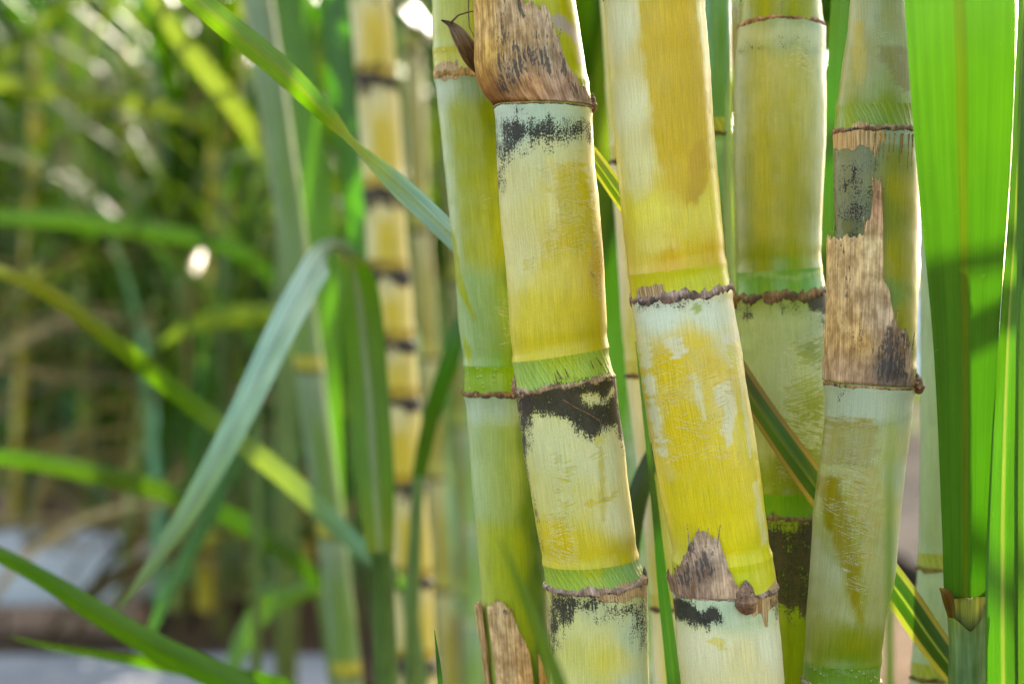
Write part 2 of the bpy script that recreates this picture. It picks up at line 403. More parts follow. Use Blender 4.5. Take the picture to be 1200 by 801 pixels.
        if edges:
            x = fx(T, TH); w[:, 0] = (x-600)/FPX*s.Y
            hh = np.interp(T, e[:, 0], (e[:, 2]-e[:, 1])/2)+rip; w[:, 1] = s.Y-np.maximum(hh, s.hw(T)+1.2)*np.cos(TH)/FPX*s.Y
        n = T.size
        if colpts:
            acc = np.zeros((n, 3)); ws = np.zeros(n)
            for (px, py, c) in colpts:
                g = 1/(((x-px)**2+(y-py)**2)+80)**1.5; acc += g[:, None]*alb(c); ws += g
            cc = acc/ws[:, None]
        else: cc = np.tile(alb(col), (n, 1))
        cc = np.clip(cc*1.18, 0, .75); b = np.zeros(n)
        for (poly, soft, val) in marks:
            b = np.maximum(b, np.clip(.5-sdist(x, y, poly)/soft, 0, 1)*val)
        me = mesh('dry_sheath', s.local(w), grid_faces(rows, ncol), {'col': np.column_stack([cc, np.ones(n)]), 'mask': np.column_stack([0*b, b, 0*b, 0*b]),
                  'surf': np.column_stack([s.hw(T)*TH, T, np.full(n, s.seed*5.)])})
        o = link('dry_sheath', me, s.root, MAT['dry'])
        md = o.modifiers.new('thickness', 'SOLIDIFY'); md.thickness = .0005; md.offset = 0
        if label: o['label'] = label
        return o
    def bud(s, x, y, wpx, hpx, col=(150, 105, 80), th=None, tipc=(170, 140, 120)):
        """a pointed bud of overlapping scales pressed on the node"""
        if th is None: th = math.asin(max(-1, min(1, (x-float(s.cx(y)))/float(s.hw(y)))))
        nv, nu = 16, 20
        vs = np.linspace(0, 1, nv); us = np.linspace(0, 2*math.pi, nu, endpoint=False)
        V, U = np.meshgrid(vs, us, indexing='ij'); V = V.ravel(); U = U.ravel()
        r = np.power(np.sin(math.pi*np.clip(V, 0, 1)**.72), .75)*(1-.15*V)+.02
        r *= 1+.10*np.sin(V*17+U)
        k = s.Y/FPX
        side = np.array([math.cos(th), math.sin(th), 0]); outv = np.array([math.sin(th), -math.cos(th), 0]); up = np.array([0, 0, 1.0])
        h0 = float(s.hw(y))*k
        c0 = np.array([(float(s.cx(y))-600)*k, s.Y, CZ+(400.5-y-hpx/2)*k])+outv*(h0+wpx*.18*k)
        w = c0+side*(r*np.cos(U)*wpx/2*k)[:, None]+outv*(r*np.sin(U)*wpx*.42*k-.10*wpx*k*V)[:, None]+up*(V*hpx*k)[:, None]
        cc = alb(col)[None, :]*(1-V[:, None])+alb(tipc)[None, :]*V[:, None]
        n = V.size
        b = np.where((V*6) % 1 < .22, .55, .1)
        me = mesh('bud', s.local(w), grid_faces(nv, nu, True), {'col': np.column_stack([cc, np.ones(n)]), 'mask': np.column_stack([0*b, b, 0*b, 0*b]),
                  'surf': np.column_stack([U*wpx/4, V*hpx*3, np.full(n, s.seed*3.)])})
        return link('bud', me, s.root, MAT['dry'])

def tube(name, pts, r, parent, base, col=(120, 90, 60)):
    """thin fibre through world points"""
    pts = np.array(pts, float); n = len(pts); nu = 6; V = []
    for i, p in enumerate(pts):
        t = pts[min(i+1, n-1)]-pts[max(i-1, 0)]; t /= np.linalg.norm(t)+1e-9
        a = np.cross(t, [0, 1, 0.01]); a /= np.linalg.norm(a)+1e-9; b = np.cross(t, a)
        for j in range(nu):
            g = 2*math.pi*j/nu; V.append(p+(a*math.cos(g)+b*math.sin(g))*r*(1-.6*i/n))
    V = np.array(V)-np.array(base); m = len(V)
    me = mesh(name, V, grid_faces(n, nu, True), {'col': np.tile([*alb(col), 1], (m, 1)), 'mask': np.zeros((m, 4)), 'surf': V*1000})
    return link(name, me, parent, MAT['dry'])

# ------------------------------------------------------------------ leaves
def catmull(pts, n):
    p = np.array(pts, float); k = len(p)
    d = np.concatenate([[0], np.cumsum(np.linalg.norm(np.diff(p[:, :3], axis=0), axis=1))]); t = np.linspace(0, d[-1], n); out = []
    for tt in t:
        i = min(max(np.searchsorted(d, tt)-1, 0), k-2); f = (tt-d[i])/(d[i+1]-d[i]+1e-12)
        p0, p1, p2, p3 = p[max(i-1, 0)], p[i], p[i+1], p[min(i+2, k-1)]
        out.append(.5*((2*p1)+(-p0+p2)*f+(2*p0-5*p1+4*p2-p3)*f*f+(-p0+3*p1-3*p2+p3)*f**3))
    return np.array(out)
def blade_arrays(C3, W, roll, fold, cols, ncol=9, margin=None, rib=None, seed=0, wavy=.0, mw=.86):
    """C3 n x 3 centre line, W full widths, roll degrees (0 = faces the lens), fold = V depth, cols n x 3 albedo"""
    n = len(C3); T = np.gradient(C3, axis=0); T /= np.linalg.norm(T, axis=1)[:, None]+1e-9
    V = np.array([0, 1, 0.0]); sd_ = np.cross(T, V); sd_ /= np.linalg.norm(sd_, axis=1)[:, None]+1e-9
    nm = np.cross(sd_, T); r = np.radians(roll)[:, None]
    a = sd_*np.cos(r)+nm*np.sin(r); b = -sd_*np.sin(r)+nm*np.cos(r)
    u = np.linspace(-1, 1, ncol)
    L = np.concatenate([[0], np.cumsum(np.linalg.norm(np.diff(C3, axis=0), axis=1))])
    co, col, sf = [], [], []
    for j, uu in enumerate(u):
        wv = wavy*W*np.sin(L/(W.max()+1e-9)*1.1+(2.1 if uu > 0 else 0)+seed)*abs(uu)
        co.append(C3+a*(uu*W/2)[:, None]+b*((abs(uu)**1.3)*fold*W/2+wv)[:, None])
        c = cols.copy()
        if margin is not None and abs(uu) > mw: c = c*.25+np.array(margin)*.75
        if rib is not None and abs(uu) < .12: c = c*.3+np.array(rib)*.7
        col.append(c); sf.append(np.column_stack([np.full(n, uu*30.0), L*2000/.66, np.full(n, seed*17.0)]))
    co = np.stack(co, 1).reshape(-1, 3); col = np.stack(col, 1).reshape(-1, 3); sf = np.stack(sf, 1).reshape(-1, 3)
    return co, np.column_stack([col, 1-.85*np.clip((col[:, 2]/col[:, 1]-.5)/.3, 0, 1)]), sf
def leafalb(c):
    c = np.asarray(c, float); t = np.clip((c[..., 2]/c[..., 1]-.45)/.45, 0, 1)[..., None]
    return alb(c)*((np.array([.150, .165, .08])*(1-t)+np.array([.62, .62, .62])*t))
def deep(Y): return Y if Y < .86 else .86+(Y-.86)*1.7
def leaf_px(name, pts, parent=None, base=None, n=40, fold=.18, ncol=9, mat='leaf', margin=None, rib=None, seed=0, wavy=.03, label=None, mw=.86, lift=1.0):
    """pts rows: x, y, Y, width px, roll, (r,g,b) colour"""
    ctrl = np.array([[*P(p[0], p[1], deep(p[2])), p[3]/FPX*deep(p[2]), p[4], *leafalb(p[5])] for p in pts])
    s_ = catmull(ctrl, n)
    co, col, sf = blade_arrays(s_[:, :3], np.maximum(s_[:, 3], .0002), s_[:, 4], fold, np.clip(s_[:, 5:8]*lift, .003, .7), ncol, margin, rib, seed, wavy, mw)
    if base is None: base = (0, 0, 0)
    me = mesh(name, co-np.array(base), grid_faces(n, ncol), {'col': col, 'surf': sf})
    o = link(name, me, parent, MAT[mat])
    if label: o['label'] = label
    return o
def leaf_thing(name, label, cat, pts, group=None, **kw):
    b = P(*pts[0][:3])
    o = leaf_px(name, pts, None, b, **kw); o.location = b
    return tag(o, label, cat, group)
# ------------------------------------------------------------------ the setting
def box(name, x0, x1, y0, y1, z0, z1, mat, bev=.01):
    v = [(x, y, z) for z in (z0, z1) for y in (y0, y1) for x in (x0, x1)]
    f = [(0, 2, 3, 1), (4, 5, 7, 6), (0, 1, 5, 4), (2, 6, 7, 3), (0, 4, 6, 2), (1, 3, 7, 5)]
    cx, cy = (x0+x1)/2, (y0+y1)/2
    me = mesh(name, [(a-cx, b-cy, c-z0) for a, b, c in v], f, smooth=False)
    o = link(name, me, None, mat); o.location = (cx, cy, z0)
    if bev:
        m = o.modifiers.new('edge', 'BEVEL'); m.width = bev; m.segments = 2
    return o
gx = np.concatenate([[-200, -60, -20], np.linspace(-8, 8, 60), [20, 60, 200]]); gy = np.concatenate([[-100, -20], np.linspace(-2, 12, 60), [30, 90, 250]])
GX, GY = np.meshgrid(gx, gy); zz = (vnoise(GX*2.2, GY*2.2, 3)-.5)*.05-.02
zz = np.where((np.abs(GX) < 8) & (GY > -2) & (GY < 12), zz, -.02)
tag(link('ground', mesh('ground', np.stack([GX.ravel(), GY.ravel(), zz.ravel()], -1), grid_faces(len(gy), len(gx))), None, MAT['soil']), kind='structure')
def slabs(name, x0, x1, y0, y1, z, n, mat='concrete'):
    """a concrete path of separate cast slabs with open joints"""
    for i in range(n):
        a = x0+(x1-x0)*i/n; b = x0+(x1-x0)*(i+1)/n-.012
        o = box('slab', a, b, y0, y1, -.08, z+random.uniform(-.003, .003), MAT[mat], .008)
        if i == 0: root = o; o.name = name; tag(o, kind='structure')
        else:
            o.parent = root; o.location = Vector(o.location)-Vector(root.location)
slabs('path', -6, -.28, 2.35, 3.14, .03, 7)
slabs('path', -6, -.90, 3.97, 4.56, .10, 6, 'pale_concrete')
slabs('path', -6, -1.85, 6.3, 7.1, .05, 5, 'pale_concrete')
tag(box('yard', 1.0, 14, 3.9, 26, -.1, .05, MAT['paving']), kind='structure')
def edging(name, x0, x1, y, z0, z1, mat, n, label):
    r = thing(name, ((x0+x1)/2, y, z0), label, 'edging')
    for i in range(n):
        a = x0+(x1-x0)*i/n; b = x0+(x1-x0)*(i+1)/n-.008
        o = box('kerb_block', a, b, y-.05, y+.05, z0, z1+random.uniform(-.004, .004), mat, .006)
        o.parent = r; o.location = Vector(o.location)-Vector(r.location)
edging('brick_edging', -6, -.78, 3.66, -.05, .035, MAT['brick'], 18, 'low clay brick edging along the bed behind the pale path')
edging('brick_edging', -6, -1.02, 5.0, -.05, .15, MAT['brick'], 16, 'taller clay brick edging in the shade behind the second path')
ww = thing('garden_wall', (8, 26.3, 0), 'low white rendered wall across the far end of the yard', 'wall')
for i in range(6):
    o = box('panel', -2+i*3.4-8, -2+(i+1)*3.4-.02-8, -.1, .1, -.1, 1.5, MAT['wall']); o.parent = ww
for i in range(7):
    o = box('pier', -2.2+i*3.4-8, -1.82+i*3.4-8, -.19, .19, -.1, 1.62, MAT['wall']); o.parent = ww

# ------------------------------------------------------------------ the five canes in focus (and three half hidden ones)
SOOT = 'black'
def quad(x0, y0, x1, y1): return [(x0, y0), (x1, y0), (x1, y1), (x0, y1)]
# --- 1: the green cane at the left
E1 = [(-60, 503, 592), (0, 506, 596), (85, 508, 600), (100, 510, 602), (180, 519, 608), (267, 528, 614), (340, 534, 620), (400, 540, 626), (432, 543, 629), (458, 542, 632), (470, 546, 632), (540, 551, 633), (600, 556, 636), (700, 564, 640), (801, 573, 646), (860, 577, 650)]
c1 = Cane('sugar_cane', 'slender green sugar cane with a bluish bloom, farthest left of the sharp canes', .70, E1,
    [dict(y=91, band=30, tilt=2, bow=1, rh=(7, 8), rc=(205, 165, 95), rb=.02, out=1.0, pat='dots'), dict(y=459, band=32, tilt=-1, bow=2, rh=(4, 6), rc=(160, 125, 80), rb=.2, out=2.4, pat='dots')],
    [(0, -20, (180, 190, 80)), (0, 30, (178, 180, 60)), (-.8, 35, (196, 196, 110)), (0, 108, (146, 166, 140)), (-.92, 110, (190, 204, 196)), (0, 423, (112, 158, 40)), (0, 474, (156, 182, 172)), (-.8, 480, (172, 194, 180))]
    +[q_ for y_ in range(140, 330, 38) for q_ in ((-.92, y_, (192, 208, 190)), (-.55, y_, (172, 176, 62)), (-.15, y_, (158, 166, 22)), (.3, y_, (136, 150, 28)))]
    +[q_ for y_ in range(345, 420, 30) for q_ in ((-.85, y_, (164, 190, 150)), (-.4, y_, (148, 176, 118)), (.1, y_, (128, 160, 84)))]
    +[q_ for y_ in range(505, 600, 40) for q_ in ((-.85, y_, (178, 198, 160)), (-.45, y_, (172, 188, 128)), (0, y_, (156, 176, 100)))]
    +[q_ for y_ in range(630, 810, 40) for q_ in ((-.85, y_, (184, 194, 110)), (-.45, y_, (174, 184, 66)), (0, y_, (158, 174, 44)))]+[(.95, y_, (64, 104, 46)) for y_ in range(130, 800, 45)]+[(.62, y_, (88, 122, 48)) for y_ in range(150, 800, 90)],  # deep green right-hand points paint in the shade beside the next cane
    [(0, 70, (200, 195, 95)), (-.7, 70, (205, 195, 90)), (0, 430, (112, 160, 30)), (0, 437, (150, 182, 55)), (0, 452, (140, 172, 55))],
    [('wax', quad(490, 97, 540, 128), 16, .7), ('wax', quad(540, 97, 625, 112), 16, .4), ('wax', [(500, 110), (524, 110), (545, 330), (628, 360), (632, 425), (530, 425), (524, 267)], 18, .15),
     ('wax', quad(535, 464, 650, 500), 18, .6), ('wax', [(540, 500), (585, 500), (590, 640), (560, 660)], 26, .2), ('tan', [(508, 82), (538, 78), (541, 98), (532, 96), (510, 92)], 5, 1),
     ('paint', [(529, 270), (534, 276), (541, 320), (556, 370), (560, 382), (548, 362), (541, 350), (534, 330)], 4, (150, 160, 36)), ('paint', [(542, 388), (548, 400), (553, 410), (552, 428), (545, 415)], 4, (152, 168, 50)),
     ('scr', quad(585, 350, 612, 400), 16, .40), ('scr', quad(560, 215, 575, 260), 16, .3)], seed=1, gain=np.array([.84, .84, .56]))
# --- 2: the cane with the big dry sheath at the top
E2 = [(-60, 560, 668), (0, 566, 674), (60, 574, 683), (110, 580, 692), (127, 580, 694), (140, 581, 694), (200, 583, 697), (250, 586, 703), (300, 592, 707), (350, 596, 710), (400, 600, 712), (430, 603, 714), (447, 604, 718), (456, 605, 721), (490, 609, 726), (520, 613, 730), (560, 620, 735), (620, 630, 743), (655, 637, 748), (668, 638, 751), (680, 639, 757), (700, 642, 758), (760, 645, 760), (801, 645, 761), (860, 646, 763)]
c2 = Cane('sugar_cane', 'yellow sugar cane with a large torn brown sheath on top and a black patch', .655, E2,
    [dict(y=126, band=30, tilt=1, bow=2, rh=(1, 4), rc=(190, 160, 120), rb=.1, out=2.2), dict(y=449, band=34, tilt=-10, bow=2, rh=(7, 6), rc=(186, 158, 122), rb=.22, out=2.4), dict(y=681, band=26, tilt=-4, bow=4, rh=(7, 7), rc=(186, 160, 140), rb=.15, out=3.4)],
    [(.6, 20, (180, 178, 40)), (.6, 90, (172, 175, 26)), (0, 140, (172, 196, 172)), (-.6, 145, (180, 198, 180)), (0, 185, (200, 198, 140)), (-.6, 220, (206, 198, 130)), (-.2, 240, (206, 192, 100)), (.2, 230, (198, 178, 52)), (.75, 220, (206, 200, 140)), (-.7, 300, (214, 204, 130)), (0, 310, (206, 188, 78)), (.5, 300, (204, 184, 66)),
     (.85, 310, (206, 178, 80)), (-.5, 370, (212, 196, 78)), (.2, 370, (205, 185, 55)), (0, 405, (204, 186, 48)), (.6, 400, (188, 172, 40)), (-.5, 410, (205, 190, 60)), (-.4, 520, (206, 206, 140)), (.2, 520, (210, 206, 140)), (.6, 540, (204, 206, 160)), (-.4, 580, (206, 200, 110)), (.1, 580, (206, 196, 96)), (.7, 600, (208, 206, 160)),
     (-.6, 630, (210, 192, 66)), (0, 640, (206, 188, 62)), (.6, 645, (186, 172, 50)), (0, 651, (190, 180, 40)), (-.2, 740, (208, 204, 120)), (.2, 760, (206, 196, 90)), (.7, 740, (182, 198, 164)), (.7, 800, (182, 196, 164)), (-.5, 800, (206, 204, 130)), (0, 700, (190, 196, 140))],
    [(0, 105, (150, 165, 30)), (0, 425, (170, 185, 50)), (-.6, 440, (150, 182, 84)), (0, 432, (158, 184, 50)), (.6, 425, (150, 176, 66)), (-.5, 665, (150, 178, 62)), (.4, 665, (128, 168, 74)), (0, 658, (168, 180, 40)), (.8, 665, (132, 170, 110))],
    [('wax', quad(570, 129, 705, 150), 14, .95), ('wax', [(575, 150), (700, 150), (705, 190), (690, 190), (640, 180), (640, 300), (600, 380), (585, 300)], 24, .55), ('wax', [(692, 190), (710, 190), (716, 340), (702, 290)], 10, .7),
     ('wax', [(606, 480), (740, 480), (752, 640), (722, 640), (690, 600), (650, 620), (625, 590)], 26, .65), ('wax', [(640, 690), (765, 690), (768, 810), (715, 810), (700, 740), (640, 760)], 26, .6),
     ('paint', [(676, 78), (676, 60), (665, 46), (650, 42), (646, 30), (652, 24), (664, 30), (675, 38), (682, 55), (684, 78), (678, 80)], 4, (176, 158, 140)),
     (SOOT, [(583, 146), (640, 150), (692, 148), (692, 162), (680, 166), (650, 172), (640, 180), (620, 174), (602, 182), (590, 200), (586, 222), (582, 222)], 20, .86), (SOOT, quad(600, 128, 622, 136), 8, .42),
     ('scr', [(640, 190), (676, 184), (692, 220), (700, 268), (690, 300), (660, 300), (640, 300), (628, 280), (642, 240)], 30, .55), ('paint', [(652, 196), (678, 184), (690, 220), (698, 262), (690, 292), (672, 300), (664, 270), (655, 240)], 12, (196, 178, 40), 1), ('paint', [(640, 186), (648, 196), (652, 250), (648, 300), (642, 260)], 9, (212, 198, 116), 1), ('scr', quad(612, 305, 626, 322), 9, .55), ('scr', quad(690, 280, 712, 350), 12, .6),
     ('tan', [(688, 296), (694, 310), (704, 345), (700, 345), (690, 318)], 4, .55),
     (SOOT, [(604, 462), (640, 450), (724, 436), (740, 545), (728, 520), (719, 500), (710, 498), (696, 508), (686, 509), (674, 502), (668, 496), (660, 488), (640, 484), (622, 484), (619, 500), (616, 560), (626, 600), (632, 640), (620, 620), (606, 480)], 11, 1.0),
     (SOOT, [(676, 462), (692, 456), (708, 462), (720, 458), (722, 470), (700, 470), (680, 470)], 7, -.9), ('wax', [(674, 460), (690, 456), (722, 458), (722, 474), (690, 472)], 8, .8), ('tan', [(606, 459), (622, 456), (624, 480), (609, 482)], 4, 1),
     ('paint', [(699, 520), (704, 520), (706, 560), (707, 600), (703, 614), (700, 570)], 4, (186, 172, 40)), ('scr', quad(645, 530, 672, 650), 26, .62), ('scr', quad(690, 505, 712, 540), 10, .5), ('scr', [(676, 580), (724, 570), (724, 578), (680, 590)], 6, .7),
     (SOOT, [(640, 690), (694, 690), (690, 706), (676, 712), (664, 722), (652, 738), (646, 770), (641, 770)], 16, .88), (SOOT, [(698, 696), (764, 692), (764, 770), (748, 750), (738, 724), (716, 712), (700, 716)], 24, .66),
     ('tan', [(698, 680), (760, 674), (761, 692), (740, 696), (716, 696), (701, 702)], 4, 1)], seed=2, gain=np.array([1, .98, .85]))
# --- 3: the bright yellow cane in the middle
E3 = [(-60, 704, 820), (0, 708, 825), (80, 714, 832), (180, 722, 838), (260, 730, 846), (310, 735, 850), (330, 739, 853), (345, 741, 858), (356, 742, 858), (400, 747, 866), (470, 756, 877), (530, 766, 887), (590, 777, 894), (640, 788, 901), (665, 788, 907), (685, 788, 910), (720, 791, 912), (760, 794, 916), (801, 798, 919), (860, 803, 922)]
c3 = Cane('sugar_cane', 'brightest golden sugar cane in the middle, with a grey sheath stub beside a round bud', .645, E3,
    [dict(pat='smooth', y=-2, band=24, tilt=0, bow=2, rh=(4, 6), rc=(200, 190, 170), rb=.3, out=2), dict(pat='smooth', y=345, band=30, tilt=-8, bow=3, rh=(11, 11), rc=(182, 156, 140), rb=.34, out=3.2), dict(pat='smooth', y=688, band=36, tilt=-3, bow=5, rh=(4, 6), rc=(186, 164, 150), rb=.2, out=2)],
    [(-.8, 40, (224, 216, 168)), (-.8, 130, (226, 218, 160)), (-.7, 200, (224, 212, 132)), (-.1, 60, (214, 184, 44)), (.3, 100, (208, 176, 42)), (.1, 160, (208, 176, 40)), (.8, 60, (228, 218, 150)), (.85, 160, (222, 206, 100)), (.1, 220, (208, 180, 52)), (-.5, 250, (220, 206, 80)), (.2, 270, (216, 198, 70)), (.75, 250, (226, 212, 90)), (-.5, 290, (222, 204, 96)), (.2, 298, (214, 186, 52)), (-.2, 309, (212, 170, 34)), (.5, 306, (206, 174, 40)),
     (-.5, 368, (214, 224, 206)), (.4, 368, (216, 224, 206)), (0, 400, (222, 196, 70)), (.8, 410, (222, 220, 180)), (-.5, 430, (218, 190, 44)), (.3, 430, (218, 190, 52)), (-.4, 510, (218, 192, 46)), (.3, 520, (222, 198, 62)), (.85, 520, (222, 208, 90)), (-.3, 590, (220, 200, 52)), (.4, 600, (224, 206, 54)), (0, 640, (222, 206, 44)), (.5, 650, (210, 204, 40)),
     (-.2, 705, (184, 206, 176)), (.3, 705, (184, 204, 172)), (-.4, 750, (226, 218, 176)), (.1, 760, (226, 212, 150)), (.8, 750, (222, 222, 196)), (0, 800, (226, 212, 150))],
    [(0, -15, (200, 180, 50)), (-.5, 325, (206, 198, 60)), (.2, 325, (196, 196, 46)), (.6, 322, (200, 198, 60)), (.2, 668, (196, 200, 34)), (.7, 668, (206, 202, 60)), (0, 655, (206, 204, 40))],
    [('wax', [(700, 0), (742, 0), (746, 60), (754, 120), (764, 190), (760, 240), (736, 240), (724, 180)], 9, .72), ('wax', [(812, 0), (828, 0), (846, 200), (832, 200), (822, 90)], 8, .62), ('wax', quad(700, -4, 830, 6), 6, .9), ('wax', [(736, 225), (765, 200), (775, 240), (850, 240), (852, 290), (740, 292)], 30, .28), ('wax', quad(742, 275, 800, 300), 14, .4),
     ('paint', [(744, 12), (760, 10), (790, 9), (811, 8), (818, 60), (828, 130), (829, 200), (820, 232), (800, 244), (780, 226), (766, 190), (756, 120), (750, 70)], 10, (206, 172, 34)), ('paint', [(800, 180), (822, 170), (820, 230), (806, 250), (800, 230)], 22, (196, 158, 34)),
     ('wax', quad(735, 352, 870, 378), 16, 1.0), ('wax', quad(744, 372, 872, 398), 20, .62), ('wax', [(852, 385), (872, 385), (894, 534), (876, 534), (866, 470)], 10, .7), ('wax', [(742, 380), (760, 390), (772, 470), (790, 560), (772, 560), (752, 470)], 14, .6), ('wax', [(820, 440), (850, 440), (862, 520), (836, 500)], 18, .75), ('wax', quad(795, 420, 818, 470), 16, .5), ('wax', [(770, 500), (890, 500), (900, 600), (785, 600)], 40, .22), ('wax', [(862, 560), (886, 560), (896, 640), (880, 640)], 12, .3),
     ('scr', quad(748, 392, 868, 540), 40, .36), ('paint', [(830, 452), (848, 444), (858, 480), (848, 520), (838, 502), (842, 480), (832, 472)], 7, (222, 212, 164)), ('paint', [(802, 436), (812, 440), (824, 500), (816, 484)], 6, (220, 208, 150)), ('paint', [(866, 400), (872, 400), (888, 505), (884, 505)], 5, (226, 222, 190)), ('paint', [(857, 415), (861, 415), (877, 535), (874, 535)], 4, (226, 218, 170)), ('paint', [(744, 392), (755, 394), (768, 480), (780, 540), (770, 530), (758, 470)], 9, (222, 214, 160), 1), ('paint', [(772, 395), (790, 398), (800, 412), (785, 420)], 8, (224, 216, 176), 1), ('paint', [(835, 390), (868, 392), (872, 420), (850, 410)], 9, (224, 218, 186), 1), ('paint', [(876, 560), (886, 560), (896, 630), (888, 636)], 8, (226, 216, 140)), ('scr', quad(846, 400, 880, 450), 10, .7),
     ('paint', [(806, 357), (811, 356), (815, 360), (814, 367), (809, 368), (805, 363)], 2, (150, 170, 30)), (SOOT, quad(743, 352, 800, 362), 10, .5), (SOOT, quad(800, 350, 856, 356), 8, .3), ('tan', [(744, 343), (752, 337), (763, 339), (772, 337), (773, 347), (756, 350), (744, 350)], 4, .8),
     (SOOT, quad(795, 318, 800, 332), 4, .5), (SOOT, quad(806, 328, 810, 340), 4, .5), (SOOT, quad(750, 325, 754, 330), 4, .5),
     (SOOT, [(786, 694), (810, 697), (818, 705), (826, 700), (835, 706), (834, 718), (826, 728), (805, 722), (790, 728)], 7, 1.0), ('wax', quad(806, 690, 905, 722), 14, .7), ('wax', [(790, 728), (925, 722), (926, 810), (796, 810)], 22, .66), ('scr', [(820, 735), (836, 738), (846, 750), (842, 754), (828, 748)], 5, .95), ('scr', quad(822, 752, 840, 800), 10, .45),
     ('tan', [(868, 686), (884, 690), (906, 676), (912, 690), (908, 704), (894, 708), (893, 726), (890, 728), (884, 708), (874, 716), (872, 702)], 5, 1.0), (SOOT, [(898, 700), (914, 692), (914, 715), (904, 722)], 8, .6)], seed=3, gain=np.array([1, .98, .85]))
# --- 4: the dull cane behind
E4 = [(-60, 872, 956), (0, 869, 960), (15, 868, 962), (36, 866, 966), (60, 862, 967), (85, 860, 967), (170, 859, 967), (267, 862, 962), (320, 863, 962), (334, 862, 965), (350, 861, 967), (365, 862, 968), (450, 866, 972), (560, 874, 968), (600, 880, 968), (640, 882, 968), (720, 886, 962), (801, 890, 956), (860, 892, 952)]
c4 = Cane('sugar_cane', 'dull olive sugar cane standing behind, just right of the golden cane', .712, E4,
    [dict(pat='smooth', y=33, band=26, tilt=1, bow=-3, rh=(5, 4), rc=(170, 135, 115), rb=.35, out=2.4), dict(pat='smooth', y=344, band=28, tilt=-4, bow=3, rh=(8, 16), rc=(128, 108, 84), rb=.35, out=2.8), dict(pat='smooth', y=602, band=28, tilt=0, bow=2, rh=(5, 5), rc=(130, 110, 86), rb=.35, out=2.6)],
    [(0, -20, (150, 142, 32)), (0, 5, (150, 140, 32)), (0, 48, (148, 166, 152)), (.6, 55, (158, 170, 164)), *[q_ for y_ in range(90, 275, 36) for q_ in ((-.88, y_, (136, 144, 96)), (-.5, y_, (160, 158, 76)), (-.05, y_, (170, 164, 66)), (.4, y_, (164, 160, 90)), (.85, y_, (156, 162, 134)))], (0, 290, (148, 150, 44)), (-.5, 300, (130, 140, 40)), (0, 312, (118, 148, 46)),
     (-.4, 400, (160, 176, 112)), (0, 430, (172, 180, 130)), (.6, 400, (140, 156, 130)), (-.3, 500, (160, 168, 104)), (.4, 500, (150, 156, 72)), (0, 560, (140, 146, 50)), (0, 575, (120, 140, 40)), (0, 650, (140, 158, 30)), (0, 700, (134, 150, 30)), (0, 740, (118, 132, 28)), (0, 800, (116, 128, 30))],
    [(0, 15, (148, 150, 40)), (0, 325, (110, 156, 70)), (.5, 330, (96, 150, 74)), (0, 595, (104, 150, 40))],
    [('wax', quad(850, 37, 975, 62), 20, .85), ('wax', [(850, 55), (975, 55), (975, 250), (940, 240), (905, 120), (862, 240)], 40, .5), ('wax', quad(940, 80, 972, 300), 20, .5), ('wax', [(862, 362), (975, 362), (980, 520), (880, 540)], 30, .72), ('wax', quad(870, 320, 960, 330), 6, .5), (SOOT, quad(862, 52, 970, 66), 12, .34),
     ('scr', [(930, 390), (975, 390), (975, 560), (900, 560), (900, 470)], 26, .62), ('scr', quad(912, 65, 942, 105), 16, .4), ('scr', quad(905, 470, 960, 540), 20, .6),
     (SOOT, [(934, 350), (946, 342), (972, 336), (974, 374), (958, 366), (948, 362)], 9, .9), (SOOT, quad(900, 352, 935, 364), 8, .55), (SOOT, quad(862, 352, 878, 372), 10, .55), (SOOT, [(930, 366), (970, 366), (970, 400), (945, 390)], 16, .45),
     (SOOT, [(876, 606), (975, 606), (975, 700), (950, 722), (930, 715), (912, 715), (890, 680)], 14, .86), (SOOT, quad(880, 610, 970, 640), 10, .5)], seed=4, gain=np.array([.66, .78, .62]))
